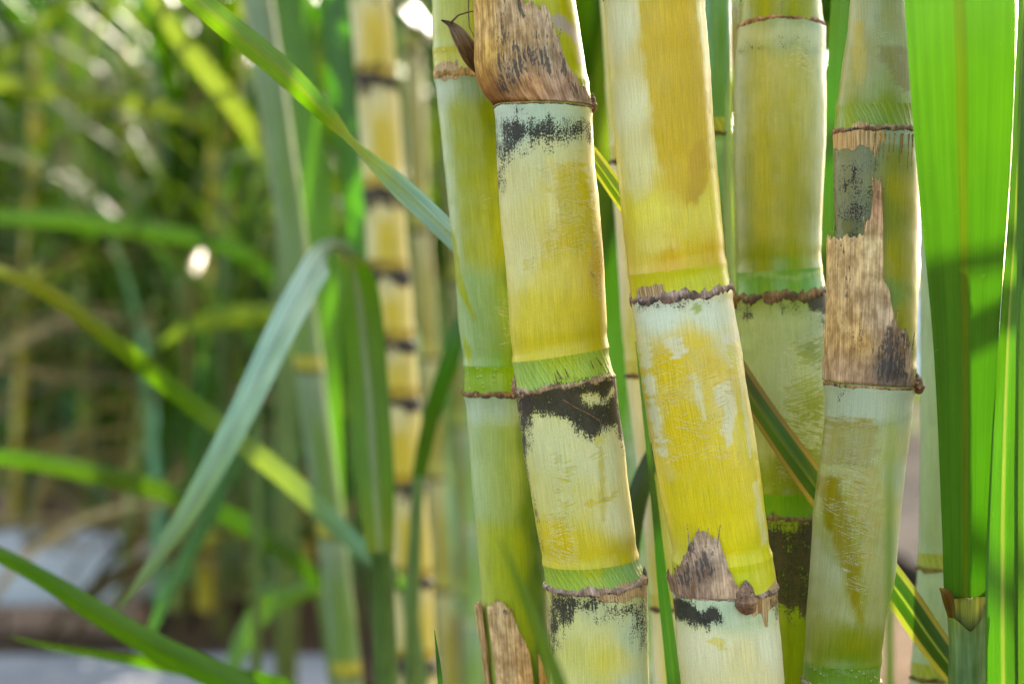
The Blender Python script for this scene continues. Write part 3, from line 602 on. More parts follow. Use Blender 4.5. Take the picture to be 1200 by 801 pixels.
# --- 5: the cane with the split tan sheath
E5 = [(-60, 1002, 1060), (0, 997, 1063), (40, 993, 1069), (85, 987, 1074), (120, 981, 1075), (150, 978, 1075), (160, 977, 1075), (180, 977, 1076), (267, 978, 1075), (350, 974, 1074), (420, 969, 1073), (450, 967, 1071), (500, 966, 1067), (534, 962, 1061), (600, 954, 1054), (670, 949, 1049), (720, 946, 1037), (780, 942, 1031), (797, 941, 1031), (860, 940, 1027)]
c5 = Cane('sugar_cane', 'waxy olive sugar cane in a long split tan sheath, beside the broad leaf', .655, E5,
    [dict(y=154, band=29, tilt=0, bow=2, rh=(5, 5), rc=(172, 140, 112), rb=.22, out=2.6), dict(y=451, band=22, tilt=3, bow=2, rh=(2, 5), rc=(190, 152, 110), rb=.05, out=2.2), dict(y=797, band=24, tilt=0, bow=2, rh=(4, 6), rc=(180, 160, 130), rb=.2, out=2.4, pat='dots')],
    [(0, -20, (160, 166, 120)), (-.6, 20, (166, 172, 130)), (.2, 20, (160, 160, 80)), (.8, 10, (150, 150, 50)), (-.5, 70, (158, 156, 66)), (.1, 70, (168, 176, 118)), (.5, 85, (164, 170, 90)), (0, 110, (152, 164, 72)), (.6, 112, (170, 180, 110)), (0, 124, (140, 158, 36)), (-.6, 190, (120, 128, 100)), (-.6, 250, (108, 116, 92)), (.4, 168, (164, 178, 168)), (.4, 186, (150, 152, 32)), (.4, 230, (188, 174, 36)), (.1, 250, (150, 156, 60)), (.4, 310, (190, 178, 44)), (.8, 300, (176, 170, 50)), (.5, 370, (182, 174, 46)), (.2, 350, (140, 170, 96)), (.8, 420, (140, 152, 30)),
     (0, 470, (176, 194, 178)), (-.6, 475, (168, 186, 170)), (.7, 470, (166, 188, 172)), (-.4, 515, (168, 164, 40)), (.4, 520, (176, 186, 110)), (-.7, 580, (178, 184, 120)), (-.2, 570, (170, 168, 66)), (.4, 580, (176, 180, 96)), (.85, 560, (150, 176, 150)), (-.6, 650, (166, 170, 128)), (0, 650, (160, 158, 54)), (.4, 650, (166, 172, 90)), (.85, 650, (150, 172, 130)),
     (-.5, 705, (160, 164, 96)), (.2, 700, (160, 166, 86)), (0, 745, (138, 148, 30)), (0, 770, (112, 142, 28))],
    [(0, 132, (150, 172, 40)), (0, 146, (128, 164, 60)), (.6, 140, (150, 170, 60)), (0, 440, (140, 150, 40)), (0, 780, (104, 148, 36)), (0, 792, (110, 150, 60))],
    [('wax', [(980, -30), (1070, -30), (1078, 122), (980, 122)], 30, .60), ('wax', quad(1020, 160, 1082, 178), 7, .95), ('wax', quad(960, 452, 1082, 492), 18, .95), ('wax', [(958, 490), (1075, 490), (1062, 700), (1036, 740), (945, 720), (950, 600)], 34, .60), ('wax', [(1040, 490), (1072, 490), (1056, 690), (1034, 720)], 18, .7), ('wax', [(945, 610), (962, 620), (985, 700), (960, 720), (944, 720)], 14, .6), ('wax', quad(935, 776, 1036, 784), 6, .4),
     ('paint', [(1024, 62), (1056, 58), (1076, 90), (1074, 110), (1050, 116), (1036, 100), (1022, 78)], 14, (128, 116, 22), 1), ('paint', [(996, 32), (1002, 28), (1007, 34), (1008, 80), (1004, 104), (998, 104), (995, 70)], 6, (158, 146, 30)), ('paint', [(1052, 18), (1066, 16), (1070, 30), (1060, 32), (1052, 26)], 3, (150, 142, 28)), ('scr', quad(1014, 40, 1040, 54), 8, .5),
     ('tan', [(974, 152), (1024, 152), (1026, 172), (1020, 180), (1017, 195), (1013, 178), (998, 175), (990, 180), (974, 174)], 5, 1.0), (SOOT, [(976, 180), (1014, 184), (1016, 290), (976, 290)], 26, .46), ('wax', quad(976, 176, 1010, 260), 16, .5), (SOOT, quad(984, 205, 992, 226), 8, .75), ('wax', quad(1022, 300, 1040, 380), 12, .35),
     ('paint', [(1070, 186), (1074, 186), (1071, 230), (1068, 330), (1066, 330), (1067, 240)], 2, (120, 66, 24)),
     ('paint', [(966, 490), (1000, 486), (1016, 494), (1016, 525), (1010, 545), (962, 545)], 16, (138, 130, 24), 1), ('paint', [(980, 548), (1014, 548), (1022, 600), (1008, 660), (998, 640), (990, 590)], 20, (150, 142, 40), 1), ('scr', [(966, 480), (1000, 480), (1024, 490), (1024, 525), (1012, 550), (962, 550)], 24, .34), ('scr', [(962, 540), (1012, 545), (1024, 600), (1010, 660), (1000, 720), (990, 690), (978, 640), (962, 600)], 34, .40), ('paint', [(958, 555), (976, 560), (990, 620), (1000, 700), (1004, 726), (990, 700), (976, 650), (962, 610)], 16, (132, 122, 22)), ('wax', [(954, 550), (980, 556), (996, 620), (1006, 730), (985, 700), (970, 650), (956, 610)], 14, -.9), (SOOT, quad(974, 453, 994, 464), 6, .5)], seed=5, gain=np.array([.74, .74, .52]))
for i in range(9):   # the brown rootlet lines running down from the scar of cane 5
    xx = 1016+i*5.6+random.uniform(-1.2, 1.2); ln = random.uniform(22, 40)
    pts = []
    for q in np.linspace(0, 1, 6):
        yq = 160+ln*q; xq = xx-2.5*q+random.uniform(-.5, .5); th = math.asin(max(-.98, min(.98, (xq-float(c5.cx(yq)))/float(c5.hw(yq)))))
        pts.append(c5.pos(np.array([yq]), np.array([th]), .35)[2][0])
    tube('rootlet', pts, .00026, c5.root, c5.base, (186, 150, 70))
def on(c, x, y, o=.6):
    return c.pos(np.array([float(y)]), np.array([math.asin(max(-.98, min(.98, (x-float(c.cx(y)))/float(c.hw(y)))))]), o)[2][0]
# sheaths, buds, fibres
c2.sheath(124, [(540, -90), (600, -90), (604, -20), (606, 5), (612, 18), (622, 14), (632, 24), (642, 26), (650, 50), (657, 72), (668, 92), (680, 108), (692, 122), (720, 124)], -2.0, 1.5, 1.6, 6, 8,
    edges=[(-90, 548, 668), (0, 555, 676), (40, 557, 682), (70, 556, 686), (95, 559, 690), (112, 568, 693), (124, 579, 696)],
    colpts=[(565, 20, (218, 176, 100)), (572, 70, (214, 172, 88)), (566, 95, (188, 140, 60)), (572, 112, (140, 90, 40)), (600, 20, (204, 176, 136)), (620, 50, (196, 164, 116)), (640, 40, (200, 178, 150)), (640, 80, (180, 160, 134)), (600, 90, (170, 146, 112)), (620, 108, (206, 160, 112)), (660, 115, (196, 164, 140)), (684, 118, (150, 128, 108))],
    marks=[([(584, -20), (592, -20), (596, 60), (588, 100), (578, 110), (584, 60)], 14, .6), ([(600, 60), (640, 56), (650, 96), (610, 100), (590, 98)], 34, .58), ([(580, 96), (616, 94), (610, 122), (580, 122)], 18, .6), ([(600, -20), (610, 10), (618, 40), (608, 30), (600, 5)], 10, .75), ([(650, 60), (664, 92), (690, 124), (676, 124), (654, 96)], 12, .55)],
    label='broad torn brown sheath with sooty streaks')
c3.sheath(687, [(760, 690), (786, 668), (796, 645), (806, 624), (814, 612), (822, 614), (828, 620), (836, 619), (839, 634), (846, 656), (856, 676), (864, 690), (880, 692)], -1.75, .60, 1.5, 6, 4.5, lipoff=2,
    colpts=[(815, 630, (206, 184, 160)), (835, 640, (206, 184, 160)), (800, 650, (180, 150, 124)), (845, 675, (206, 176, 144)), (800, 680, (150, 120, 96)), (815, 660, (130, 112, 98))],
    marks=[([(800, 634), (806, 622), (808, 640), (803, 652)], 8, .9), ([(790, 652), (800, 650), (810, 655), (808, 684), (790, 678)], 18, .62), ([(810, 640), (826, 636), (832, 660), (826, 676), (808, 674)], 18, .62)],
    label='short grey weathered sheath stub')
c5.sheath(448, [(940, 284), (985, 282), (1003, 280), (1005, 262), (1010, 262), (1012, 232), (1014, 216), (1021, 214), (1022, 250), (1022, 322), (1025, 337), (1030, 342), (1033, 366), (1040, 384), (1053, 388), (1057, 412), (1062, 440), (1072, 450), (1090, 450)], -2.1, 1.25, 1.6, 6.5, 4.5,
    colpts=[(990, 300, (214, 184, 134)), (1010, 300, (220, 194, 146)), (1016, 240, (206, 160, 124)), (985, 380, (210, 176, 120)), (1000, 400, (202, 164, 100)), (985, 440, (190, 158, 124)), (1020, 380, (206, 182, 150)), (1040, 400, (150, 126, 104)), (1030, 430, (92, 86, 82)), (1045, 440, (100, 90, 84)), (1058, 430, (206, 178, 140))],
    marks=[([(1018, 398), (1034, 380), (1046, 400), (1056, 446), (1016, 448)], 14, .62), ([(976, 284), (984, 284), (990, 340), (984, 350)], 12, .4), ([(980, 370), (1010, 350), (1014, 420), (984, 430)], 34, .3), ([(1038, 384), (1052, 392), (1056, 410), (1046, 400)], 8, .7)],
    label='long split tan sheath with a dark grey flap')
c1.sheath(860, [(560, 700), (578, 706), (582, 698), (590, 702), (598, 708), (604, 722), (614, 744), (620, 760), (625, 790), (632, 830), (650, 850)], -.75, .75, 2.6, 5, 5,
    colpts=[(590, 720, (206, 176, 128)), (600, 780, (212, 180, 132)), (590, 800, (206, 172, 122)), (615, 770, (186, 150, 104))], marks=[([(580, 704), (592, 700), (604, 716), (590, 716)], 10, .4)], label='upright tan sheath flap')
c1.sheath(900, [(540, 720), (556, 716), (563, 700), (567, 696), (571, 730), (570, 770), (574, 800), (590, 890)], -1.8, -.95, 2, 7, 5, col=(176, 146, 96))
c1.sheath(870, [(610, 735), (620, 740), (628, 752), (636, 775), (640, 790), (646, 840)], .55, 1.1, 3, 8, 4, col=(166, 130, 84))
for c_, xs_, yt in ((c2, (612, 620, 628, 636, 644, 650), lambda x: 16+(x-606)*.75), (c5, (1006, 1014, 1019, 1036, 1046, 1056), lambda x: 262 if x < 1012 else 216 if x < 1022 else 372 if x < 1040 else 392), (c3, (806, 814, 822, 834), lambda x: 614)):
    for x_ in xs_:
        y_ = yt(x_); d_ = random.uniform(-2, 3)
        tube('fibre', [on(c_, x_, y_+14, 5.5), on(c_, x_+d_*.4, y_+2, 6.5), on(c_, x_+d_, y_-random.uniform(5, 12), 7.5)], .0003, c_.root, c_.base, (190, 165, 125))
c3.bud(865, 690, 27, 40, (146, 108, 76)); c2.bud(756, 675, 9, 26, (160, 120, 100), th=1.45); c2.bud(693, 122, 11, 24, (140, 100, 70), th=1.40)
c5.bud(1070, 449, 19, 25, (142, 104, 84), th=1.35); c2.bud(604, 452, 9, 30, (190, 140, 96), th=-1.42); c4.bud(861, 352, 9, 22, (150, 105, 60), th=-1.5)
fk = leaf_px('dry_scale', [(562, 88, .668, 5, -20, (180, 150, 104)), (553, 68, .660, 20, 0, (196, 160, 116)), (541, 46, .655, 20, 0, (186, 150, 108)), (529, 30, .662, 9, 0, (170, 136, 96)), (517, 24, .664, 2, -20, (110, 80, 56))], c1.root, c1.base, n=20, fold=-.3, ncol=9, mat='dry', margin=alb((196, 160, 116)), wavy=0)
tube('hair', [P(528, 27, .662), P(537, 18, .66), P(550, 14, .662), P(560, 13, .664)], .0004, c1.root, c1.base, (110, 90, 60))
tube('hair', [P(549, -20, .668), P(549, 12, .667), P(550, 32, .666), P(556, 44, .666)], .0003, c1.root, c1.base, (110, 90, 60))
tube('fibre', [on(c2, x, y) for x, y in ((658, 463), (672, 474), (688, 484), (698, 492), (703, 500))], .0003, c2.root, c2.base, (150, 120, 90))
for x, y, dx in ((652, 440, -3), (657, 438, -6), (664, 437, -4), (692, 432, -5), (701, 430, -8)):
    tube('fibre', [on(c2, x, y+3, 3), on(c2, x+dx, y-8, 4.5)], .0002, c2.root, c2.base, (130, 100, 80))
# --- half hidden canes
def lowcane(label, Y, cen, hw, nodes, colA, colB, seed, group=None, ringc=(110, 86, 64), rb=.5, bandc=(190, 180, 60), wax=.5, rh=(4, 7), top_y=-1500, dark=0):
    Y = deep(Y); e = [(y, x-hw, x+hw) for y, x in cen]
    cols = []
    ys = [n for n in nodes]
    for i, y in enumerate(ys):
        nx = ys[i+1] if i+1 < len(ys) else y+150
        cols += [(0, y+12, colA), (0, (y+nx)/2, colB), (-.8, (y+nx)/2, colA), (0, nx-24, colB)]
    cols += [(0, ys[0]-40, colB)]
    mk = [('wax', quad(cen[0][1]-400, y+3, cen[0][1]+400, y+22), 14, wax) for y in ys]+([('black', quad(cen[0][1]-400, y-random.uniform(1, 6), cen[0][1]+400, y+random.uniform(6, 20)), random.uniform(7, 14), dark*random.uniform(.55, 1)) for y in ys]+[('black', quad(cen[0][1]-400, y-20, np.interp(y, [c_[0] for c_ in cen], [c_[1] for c_ in cen])+random.uniform(-14, 14), y+20), 16, dark*.8) for y in ys] if dark else [])
    return Cane('sugar_cane', label, Y, e, [dict(y=y, band=18, tilt=0, rh=rh, rc=ringc, rb=rb, out=2.5) for y in ys], cols, [(0, 0, bandc), (0, 800, bandc)], mk, group, seed, low=True, top_y=top_y)
c6 = lowcane('grey green sugar cane showing in a narrow strip behind the broad leaf at right', .77, [(-60, 1104), (230, 1108), (534, 1108), (650, 1106), (801, 1096), (860, 1093)], 29, [130, 664, 792], (150, 172, 160), (140, 158, 130), 16, ringc=(120, 110, 60), rb=.1, bandc=(140, 150, 70), top_y=100)
c7 = lowcane('dark green young cane in the gap between the golden cane and the olive cane', .76, [(-60, 840), (155, 842), (400, 850), (801, 870), (860, 872)], 15, [-40, 157, 420, 700], (80, 130, 96), (60, 110, 52), 17, ringc=(90, 90, 50), rb=.3, bandc=(120, 130, 30))
c8 = lowcane('slim pale yellow green stem between the two front yellow canes', .80, [(-60, 716), (300, 740), (440, 750), (600, 770), (710, 780), (801, 784), (860, 786)], 17, [190, 440, 712], (206, 196, 170), (176, 176, 90), 18, ringc=(120, 84, 64), rb=.4, bandc=(180, 170, 90))
# ------------------------------------------------------------------ leaves near the lens
BRT, GRN, DRK, BLU, YEL = (96, 166, 44), (86, 138, 46), (60, 102, 38), (136, 170, 160), (190, 170, 50)
tanm = alb((176, 130, 70))
leaf_px('leaf', [(600, 352, .722, 16, 20, BLU), (528, 276, .722, 26, 12, BLU), (460, 212, .724, 26, 25, (120, 165, 140)), (412, 168, .724, 17, 55, (120, 165, 110)), (385, 138, .722, 23, 25, BRT), (330, 82, .720, 29, 5, BRT), (250, 16, .716, 30, 0, BRT), (150, -70, .71, 28, 0, BRT), (30, -150, .70, 20, 0, BRT), (-70, -190, .70, 4, 0, BRT)], c1.root, c1.base, n=60, fold=.22, rib=leafalb((150, 185, 90)), seed=2, lift=2.0, label='long leaf twisting from bright green to blue green, crossing to the upper left')
leaf_px('leaf', [(975, 420, .735, 10, 0, DRK), (972, 290, .735, 20, 10, DRK), (978, 150, .733, 23, 12, (50, 120, 50)), (986, 0, .73, 24, 10, DRK), (992, -160, .73, 16, 0, DRK), (1000, -330, .74, 2, 0, DRK)], c4.root, c4.base, n=30, seed=4)
leaf_px('leaf', [(862, 420, .75, 8, 0, BLU), (856, 300, .752, 12, 10, (150, 185, 160)), (850, 120, .755, 14, 10, (120, 170, 140)), (846, -60, .76, 14, 5, GRN), (840, -260, .77, 2, 0, GRN)], c7.root, c7.base, n=30, seed=5)
# the young shoot at the right edge: sheath, collar, broad backlit blade
zs = 400.5+CZ/.66*FPX
rb_ = P(1118, zs, .665); sh = thing('cane_shoot', rb_, 'young cane shoot whose broad backlit blade fills the right side above a yellow collar', 'sugar cane')
leaf_px('leaf_blade', [(1131, 700, .655, 50, 0, (70, 120, 30)), (1131, 672, .652, 52, 0, (66, 132, 28)), (1131, 600, .645, 58, -4, (72, 140, 28)), (1131, 400, .628, 80, -6, (74, 142, 30)), (1128, 200, .612, 112, -5, (84, 150, 30)), (1124, 0, .60, 130, 0, (92, 158, 32)), (1110, -250, .60, 136, 0, (92, 158, 32)), (1060, -560, .66, 120, 10, (92, 158, 32)), (980, -820, .80, 70, 20, (92, 158, 32)), (900, -860, .98, 6, 20, (92, 158, 32))],
        sh, rb_, n=110, ncol=29, fold=-.07, rib=leafalb((110, 130, 36)), seed=6, wavy=.012)
def shoot_sheath(parent, base, Y, cen, hw, cols, name='sheath', seed=0):
    ys = np.array([c[0] for c in cen], float); n = 70; t = np.linspace(ys[0], ys[-1], n); th = np.linspace(-math.pi, math.pi, 29)
    cx = np.interp(t, ys, [c[1] for c in cen]); h = np.interp(t, ys, [h_ for h_ in hw]); cc = np.stack([np.interp(t, ys, 2.2*leafalb(np.array(cols))[:, q]) for q in range(3)], -1)
    T, TH = np.meshgrid(np.arange(n), th, indexing='ij'); T = T.ravel(); TH = TH.ravel()
    k = Y/FPX; r = h[T]*(1+.012*np.cos(TH*16)+.12*(TH/math.pi))
    co = np.stack([(cx[T]+r*np.sin(TH)-600)*k, Y-r*np.cos(TH)*k*.8, CZ+(400.5-t[T])*k], -1)-np.array(base)
    me = mesh(name, co, grid_faces(n, 29, False, True), {'col': np.column_stack([cc[T], np.ones(T.size)]), 'surf': np.column_stack([TH*14, t[T]*3, np.full(T.size, seed)])})
    return link(name, me, parent, MAT['leafs'])
SHG = (112, 150, 92)
shoot_sheath(sh, rb_, .664, [(706, 1131), (740, 1133), (801, 1132), (1000, 1128), (zs, 1118)], [24, 22, 22, 24, 28], [(124, 150, 84), (112, 146, 100), (112, 146, 100), (110, 150, 90), (130, 130, 70)])
def collar(parent, base, Y, x, y, w, h):
    """yellow wedge where blade and sheath meet, with a brown curled auricle on one side"""
    n = 16; u = np.linspace(-1, 1, n); q = np.linspace(0, 1, 12); U, Q = np.meshgrid(u, q); U = U.ravel(); Q = Q.ravel(); k = Y/FPX
    top = y-h*.15-h*.75*np.abs(U)**1.3; bot = y+h*.75-h*.5*np.abs(U)
    yy = bot+(top-bot)*Q; xx = x+U*w/2*(1+.16*Q); d = Y-math.sqrt(1)*np.cos(U*1.4)*w*.42*k-.0012
    c = alb((176, 176, 72))[None]*(1-np.abs(U[:, None])**3)+alb((186, 140, 62))[None]*np.abs(U[:, None])**3
    g_ = smoothstep(0, .55, Q)[:, None]; c = c*g_+leafalb((130, 160, 100))[None]*(1-g_)
    me = mesh('collar', np.stack([(xx-600)*k, d, CZ+(400.5-yy)*k], -1)-np.array(base), grid_faces(12, n), {'col': np.column_stack([c, np.ones(len(c))]), 'surf': np.column_stack([U*25, yy*2, 0*yy])})
    o = link('collar', me, parent, MAT['leafs']); o.modifiers.new('thickness', 'SOLIDIFY').thickness = .0006
collar(sh, rb_, .664, 1131, 705, 46, 42)
leaf_px('auricle', [(1116, 724, .652, 8, 0, (150, 120, 60)), (1113, 708, .649, 13, 10, (180, 120, 60)), (1108, 697, .647, 12, 30, (176, 110, 60)), (1101, 689, .646, 3, 40, (170, 120, 80))], sh, rb_, n=14, fold=.8, mat='leafs', wavy=0)
# blades at the far right
def shoot(label, x, Y, blades, group=None):
    Y = deep(Y)
    b = P(x, 400.5+CZ/Y*FPX, Y); r = thing('cane_shoot', b, label, 'sugar cane', group)
    y0 = blades[0][0][0][1]
    for pts, kw in blades: leaf_px('leaf_blade', pts, r, b, **kw)
    st = blades[0][0][0]
    shoot_sheath(r, b, Y, [(st[1]-4, st[0]), (st[1]+200, (st[0]*2+x)/3), (400.5+CZ/Y*FPX, x)], [max(4, st[3]*.42), max(5, st[3]*.5), max(6, st[3]*.6)], [GRN, SHG, (130, 130, 70)])
    return r
BR2 = (86, 160, 50)
rs = shoot('young cane shoot with two narrow upright blades at the right edge', 1196, .64, [
    ([(1177, 880, .64, 38, 0, BR2), (1175, 700, .638, 38, 5, BR2), (1176, 560, .635, 32, 20, BR2), (1181, 400, .632, 25, 35, (100, 170, 64)), (1190, 250, .63, 20, 40, (96, 160, 70)), (1197, 80, .63, 17, 45, (80, 140, 70)), (1204, -120, .64, 12, 30, GRN), (1210, -300, .66, 2, 20, GRN)], dict(n=60, fold=.3, rib=leafalb((150, 190, 130)), seed=11, ncol=13)),
    ([(1206, 880, .655, 30, 0, GRN), (1203, 600, .655, 30, 0, GRN), (1206, 300, .655, 32, 10, DRK), (1212, 0, .655, 32, 10, GRN), (1230, -300, .68, 3, 20, GRN)], dict(n=40, fold=.3, rib=leafalb((150, 180, 140)), seed=12))])
rsb = rs.location
leaf_px('leaf_blade', [(1240, 930, .68, 10, 0, DRK), (1113, 778, .685, 34, 8, DRK), (1050, 690, .685, 38, 8, (60, 112, 40)), (960, 575, .683, 36, 12, (72, 122, 60)), (905, 500, .682, 32, 20, (88, 140, 80)), (868, 445, .682, 30, 30, (110, 120, 60)), (800, 335, .682, 26, 30, (130, 110, 64)), (716, 215, .684, 22, 25, (80, 110, 50)), (660, 135, .688, 12, 20, (130, 100, 60)), (640, 105, .69, 2, 20, (130, 100, 60))], rs, tuple(rsb), n=60, fold=.3, ncol=17, mw=.74, margin=alb((186, 138, 82))*.75, rib=leafalb((140, 160, 100)), seed=3, label='diagonal dark green blade with tan dried margins')
shoot('thin blurred green blade standing nearest the lens in front of the dry sheath flap', 720, .45, [
    ([(676, 860, .45, 20, 0, (150, 235, 70)), (655, 801, .45, 18, 0, (150, 235, 70)), (633, 742, .45, 14, 10, (150, 235, 70)), (608, 682, .45, 9, 15, (150, 235, 80)), (585, 630, .45, 2, 20, (150, 235, 80))], dict(n=30, seed=13))])
shoot('thin blurred upright blade crossing the waxy cane on the right', 1046, .45, [
    ([(1043, 880, .45, 11, 20, (150, 235, 70)), (1042, 700, .45, 9, 25, (150, 235, 70)), (1042, 580, .45, 6, 30, (150, 235, 70)), (1045, 470, .45, 1, 30, (150, 235, 70))], dict(n=30, seed=14))])
shoot('tiny sharp grass like blade left of the green cane at the bottom', 530, .665, [
    ([(520, 860, .664, 8, 10, (60, 120, 40)), (515, 790, .664, 6, 10, (60, 124, 40)), (509, 738, .664, .8, 10, (60, 124, 40))], dict(n=20, seed=15))])
shoot('dark green narrow blade between the two front yellow canes', 802, .70, [
    ([(800, 900, .70, 20, 5, (36, 96, 26)), (789, 790, .70, 17, 8, (36, 100, 26)), (777, 690, .70, 13, 15, (40, 104, 30)), (768, 600, .70, 9, 25, (44, 108, 36)), (758, 510, .70, 6, 25, DRK), (745, 400, .71, 1, 20, DRK)], dict(n=36, seed=16, rib=leafalb((60, 110, 50)))),
    ([(735, 720, .78, 12, 0, GRN), (742, 610, .78, 24, 10, DRK), (760, 545, .78, 22, 10, DRK), (800, 470, .79, 8, 10, DRK)], dict(n=20, seed=17))])
# the bent leaf and the other blades at the left, out of focus
shoot('blurred cane shoot with a broad leaf folded sharply down like a hairpin', 470, .98, [
    ([(446, 650, .98, 30, 0, (130, 160, 70)), (439, 560, .98, 46, 0, (96, 150, 52)), (430, 440, .98, 48, 6, (98, 152, 52)), (420, 350, .978, 50, 12, (98, 152, 56)), (411, 308, .975, 44, 45, (100, 150, 80)), (399, 294, .97, 38, 78, BLU), (384, 297, .965, 40, 50, BLU), (366, 320, .96, 34, 10, (170, 200, 192)), (330, 385, .955, 35, 0, (158, 196, 182)), (280, 490, .95, 31, 0, (144, 190, 166)), (225, 590, .945, 25, 0, (122, 176, 136)), (175, 665, .94, 14, 0, (110, 158, 110)), (138, 716, .94, 2, 0, GRN)], dict(n=110, fold=.16, rib=alb((150, 185, 170))*.45, seed=21, lift=1.45))])
def loose(label, root, pts, **kw):
    """a leaf whose stalk stands outside the frame: leaf, sheath and foot are one shoot"""
    x, Y = root; Y = deep(Y); b = P(x, 400.5+CZ/Y*FPX, Y); r = thing('cane_shoot', b, label, 'sugar cane')
    f = pts[0]; o = leaf_px('leaf_blade', pts, r, b, **{'lift': 1.9, **kw})
    shoot_sheath(r, b, Y, [(f[1]-3, f[0]), (f[1]+120, (2*f[0]+x)/3), (400.5+CZ/Y*FPX, x)], [max(5, f[3]*.45), max(6, f[3]*.5), max(8, f[3]*.6)], [SHG, SHG, (130, 130, 70)])
    return r
loose('blurred arching leaf turning from green to yellow at its far left tip', (520, 1.12), [(478, 690, 1.12, 20, 0, DRK), (420, 640, 1.11, 22, 0, (96, 150, 130)), (335, 560, 1.09, 24, 0, (92, 146, 110)), (230, 478, 1.07, 24, 0, (90, 140, 60)), (140, 405, 1.05, 22, 0, (104, 136, 40)), (60, 345, 1.04, 19, 0, (150, 142, 46)), (-10, 316, 1.03, 14, 0, (170, 160, 80)), (-90, 310, 1.03, 2, 0, YEL)], n=60, seed=22)
loose('blurred dark green leaf lying almost level below the middle of the left side', (430, 1.34), [(375, 690, 1.34, 14, 0, DRK), (345, 655, 1.33, 22, 0, DRK), (270, 605, 1.32, 23, 0, DRK), (180, 572, 1.30, 24, 0, (80, 118, 48)), (80, 548, 1.28, 22, 0, (80, 120, 52)), (-20, 534, 1.26, 17, 0, GRN), (-130, 540, 1.25, 2, 0, GRN)], lift=1.25, n=50, seed=23)
loose('green leaf sweeping from the lower left edge down to the bottom, softly blurred', (420, .90), [(350, 850, .90, 30, 0, GRN), (270, 800, .895, 34, 0, (80, 140, 40)), (190, 762, .89, 32, 0, (84, 146, 40)), (120, 722, .885, 28, 0, (90, 150, 44)), (50, 678, .88, 22, 5, (80, 140, 44)), (-20, 642, .875, 18, 5, GRN), (-120, 610, .87, 2, 0, GRN)], n=50, seed=24, fold=.25)
loose('narrow low leaf along the bottom left over the pale path', (460, .98), [(390, 850, .98, 22, 0, GRN), (330, 806, .98, 24, 10, DRK), (230, 786, .97, 22, 20, GRN), (130, 770, .965, 15, 30, GRN), (60, 758, .96, 9, 30, BRT), (10, 745, .96, 1, 30, BRT)], n=40, seed=25)
loose('bright green leaf hanging behind the hairpin leaf', (300, 1.25), [(300, 440, 1.25, 10, 0, GRN), (270, 545, 1.23, 19, 0, (76, 140, 34)), (225, 640, 1.21, 20, 0, (80, 146, 34)), (190, 710, 1.20, 14, 0, (84, 150, 36)), (165, 770, 1.19, 2, 0, BRT)], lift=1.25, n=40, seed=26)
loose('short bright green leaf curving over the pale path near the bottom', (420, 1.4), [(395, 690, 1.4, 16, 0, GRN), (360, 690, 1.38, 22, 0, BRT), (312, 712, 1.36, 26, 0, (90, 155, 36)), (280, 760, 1.35, 22, 0, (90, 155, 36)), (262, 830, 1.34, 3, 0, BRT)], n=40, seed=27)
loose('pale green leaf slanting down from the top edge, far out of focus', (330, 1.5), [(330, 230, 1.5, 14, 0, GRN), (292, 150, 1.5, 22, 0, (110, 150, 80)), (245, 88, 1.48, 24, 0, (150, 180, 120)), (200, 30, 1.46, 20, 0, (140, 175, 110)), (160, -40, 1.45, 12, 0, GRN), (130, -120, 1.45, 1, 0, GRN)], n=40, seed=28)
loose('dark green leaf crossing the upper left side level, far out of focus', (330, 1.7), [(325, 330, 1.7, 13, 0, DRK), (270, 290, 1.68, 19, 0, DRK), (160, 268, 1.66, 20, 0, (66, 104, 38)), (40, 255, 1.64, 19, 0, (70, 110, 40)), (-80, 255, 1.62, 2, 0, DRK)], lift=1.25, n=40, seed=29)
loose('yellow green leaf arching level near the top left, far out of focus', (260, 2.4), [(262, 180, 2.4, 10, 0, GRN), (230, 140, 2.38, 18, 0, (160, 185, 60)), (160, 122, 2.36, 20, 0, (170, 190, 70)), (80, 108, 2.34, 20, 0, (160, 180, 80)), (0, 98, 2.3, 18, 0, (160, 180, 80)), (-80, 100, 2.3, 2, 0, GRN)], n=40, seed=30)
loose('short lime green sunlit leaf behind the hairpin leaf', (340, 1.9), [(345, 420, 1.9, 10, 0, GRN), (322, 372, 1.88, 22, 0, (130, 190, 40)), (270, 370, 1.86, 24, 0, (130, 190, 40)), (215, 385, 1.84, 14, 0, (120, 180, 40)), (180, 410, 1.83, 2, 0, BRT)], n=30, seed=31)
for i, (lb, xs) in enumerate([('broad dark upright blade beside the blurred yellow cane at the top', [(446, 640), (440, 400), (424, 240), (404, 90), (392, -40), (380, -240)]), ('deep green upright blade between the blurred grey and yellow canes', [(400, 700), (386, 420), (368, 250), (345, 60), (330, -60), (310, -260)])]):
    wd = [12, 22, 44, 46, 40, 3]
    loose(lb, (450-50*i, 1.25+.1*i), [(x, y, 1.25+.1*i, wd[q], 4, (64, 124, 36) if i == 0 else (80, 136, 40)) for q, (x, y) in enumerate(xs)], n=40, seed=33+i)
loose('dark green blade slanting up towards the green cane, blurred', (470, 1.05), [(490, 560, 1.05, 16, 0, DRK), (505, 490, 1.04, 20, 0, DRK), (528, 420, 1.03, 22, 0, (50, 110, 36)), (550, 350, 1.03, 16, 0, DRK), (575, 260, 1.03, 2, 0, DRK)], n=30, seed=36)
loose('broad green blade seen between the two front yellow canes', (690, 1.3), [(700, 620, 1.3, 24, 0, (44, 84, 30)), (724, 420, 1.3, 40, 0, (44, 84, 30)), (722, 250, 1.29, 44, 0, (44, 84, 30)), (706, 90, 1.28, 40, 0, (44, 84, 30)), (690, -60, 1.28, 26, 0, (44, 84, 30)), (670, -220, 1.3, 2, 0, (44, 84, 30))], n=40, seed=37)

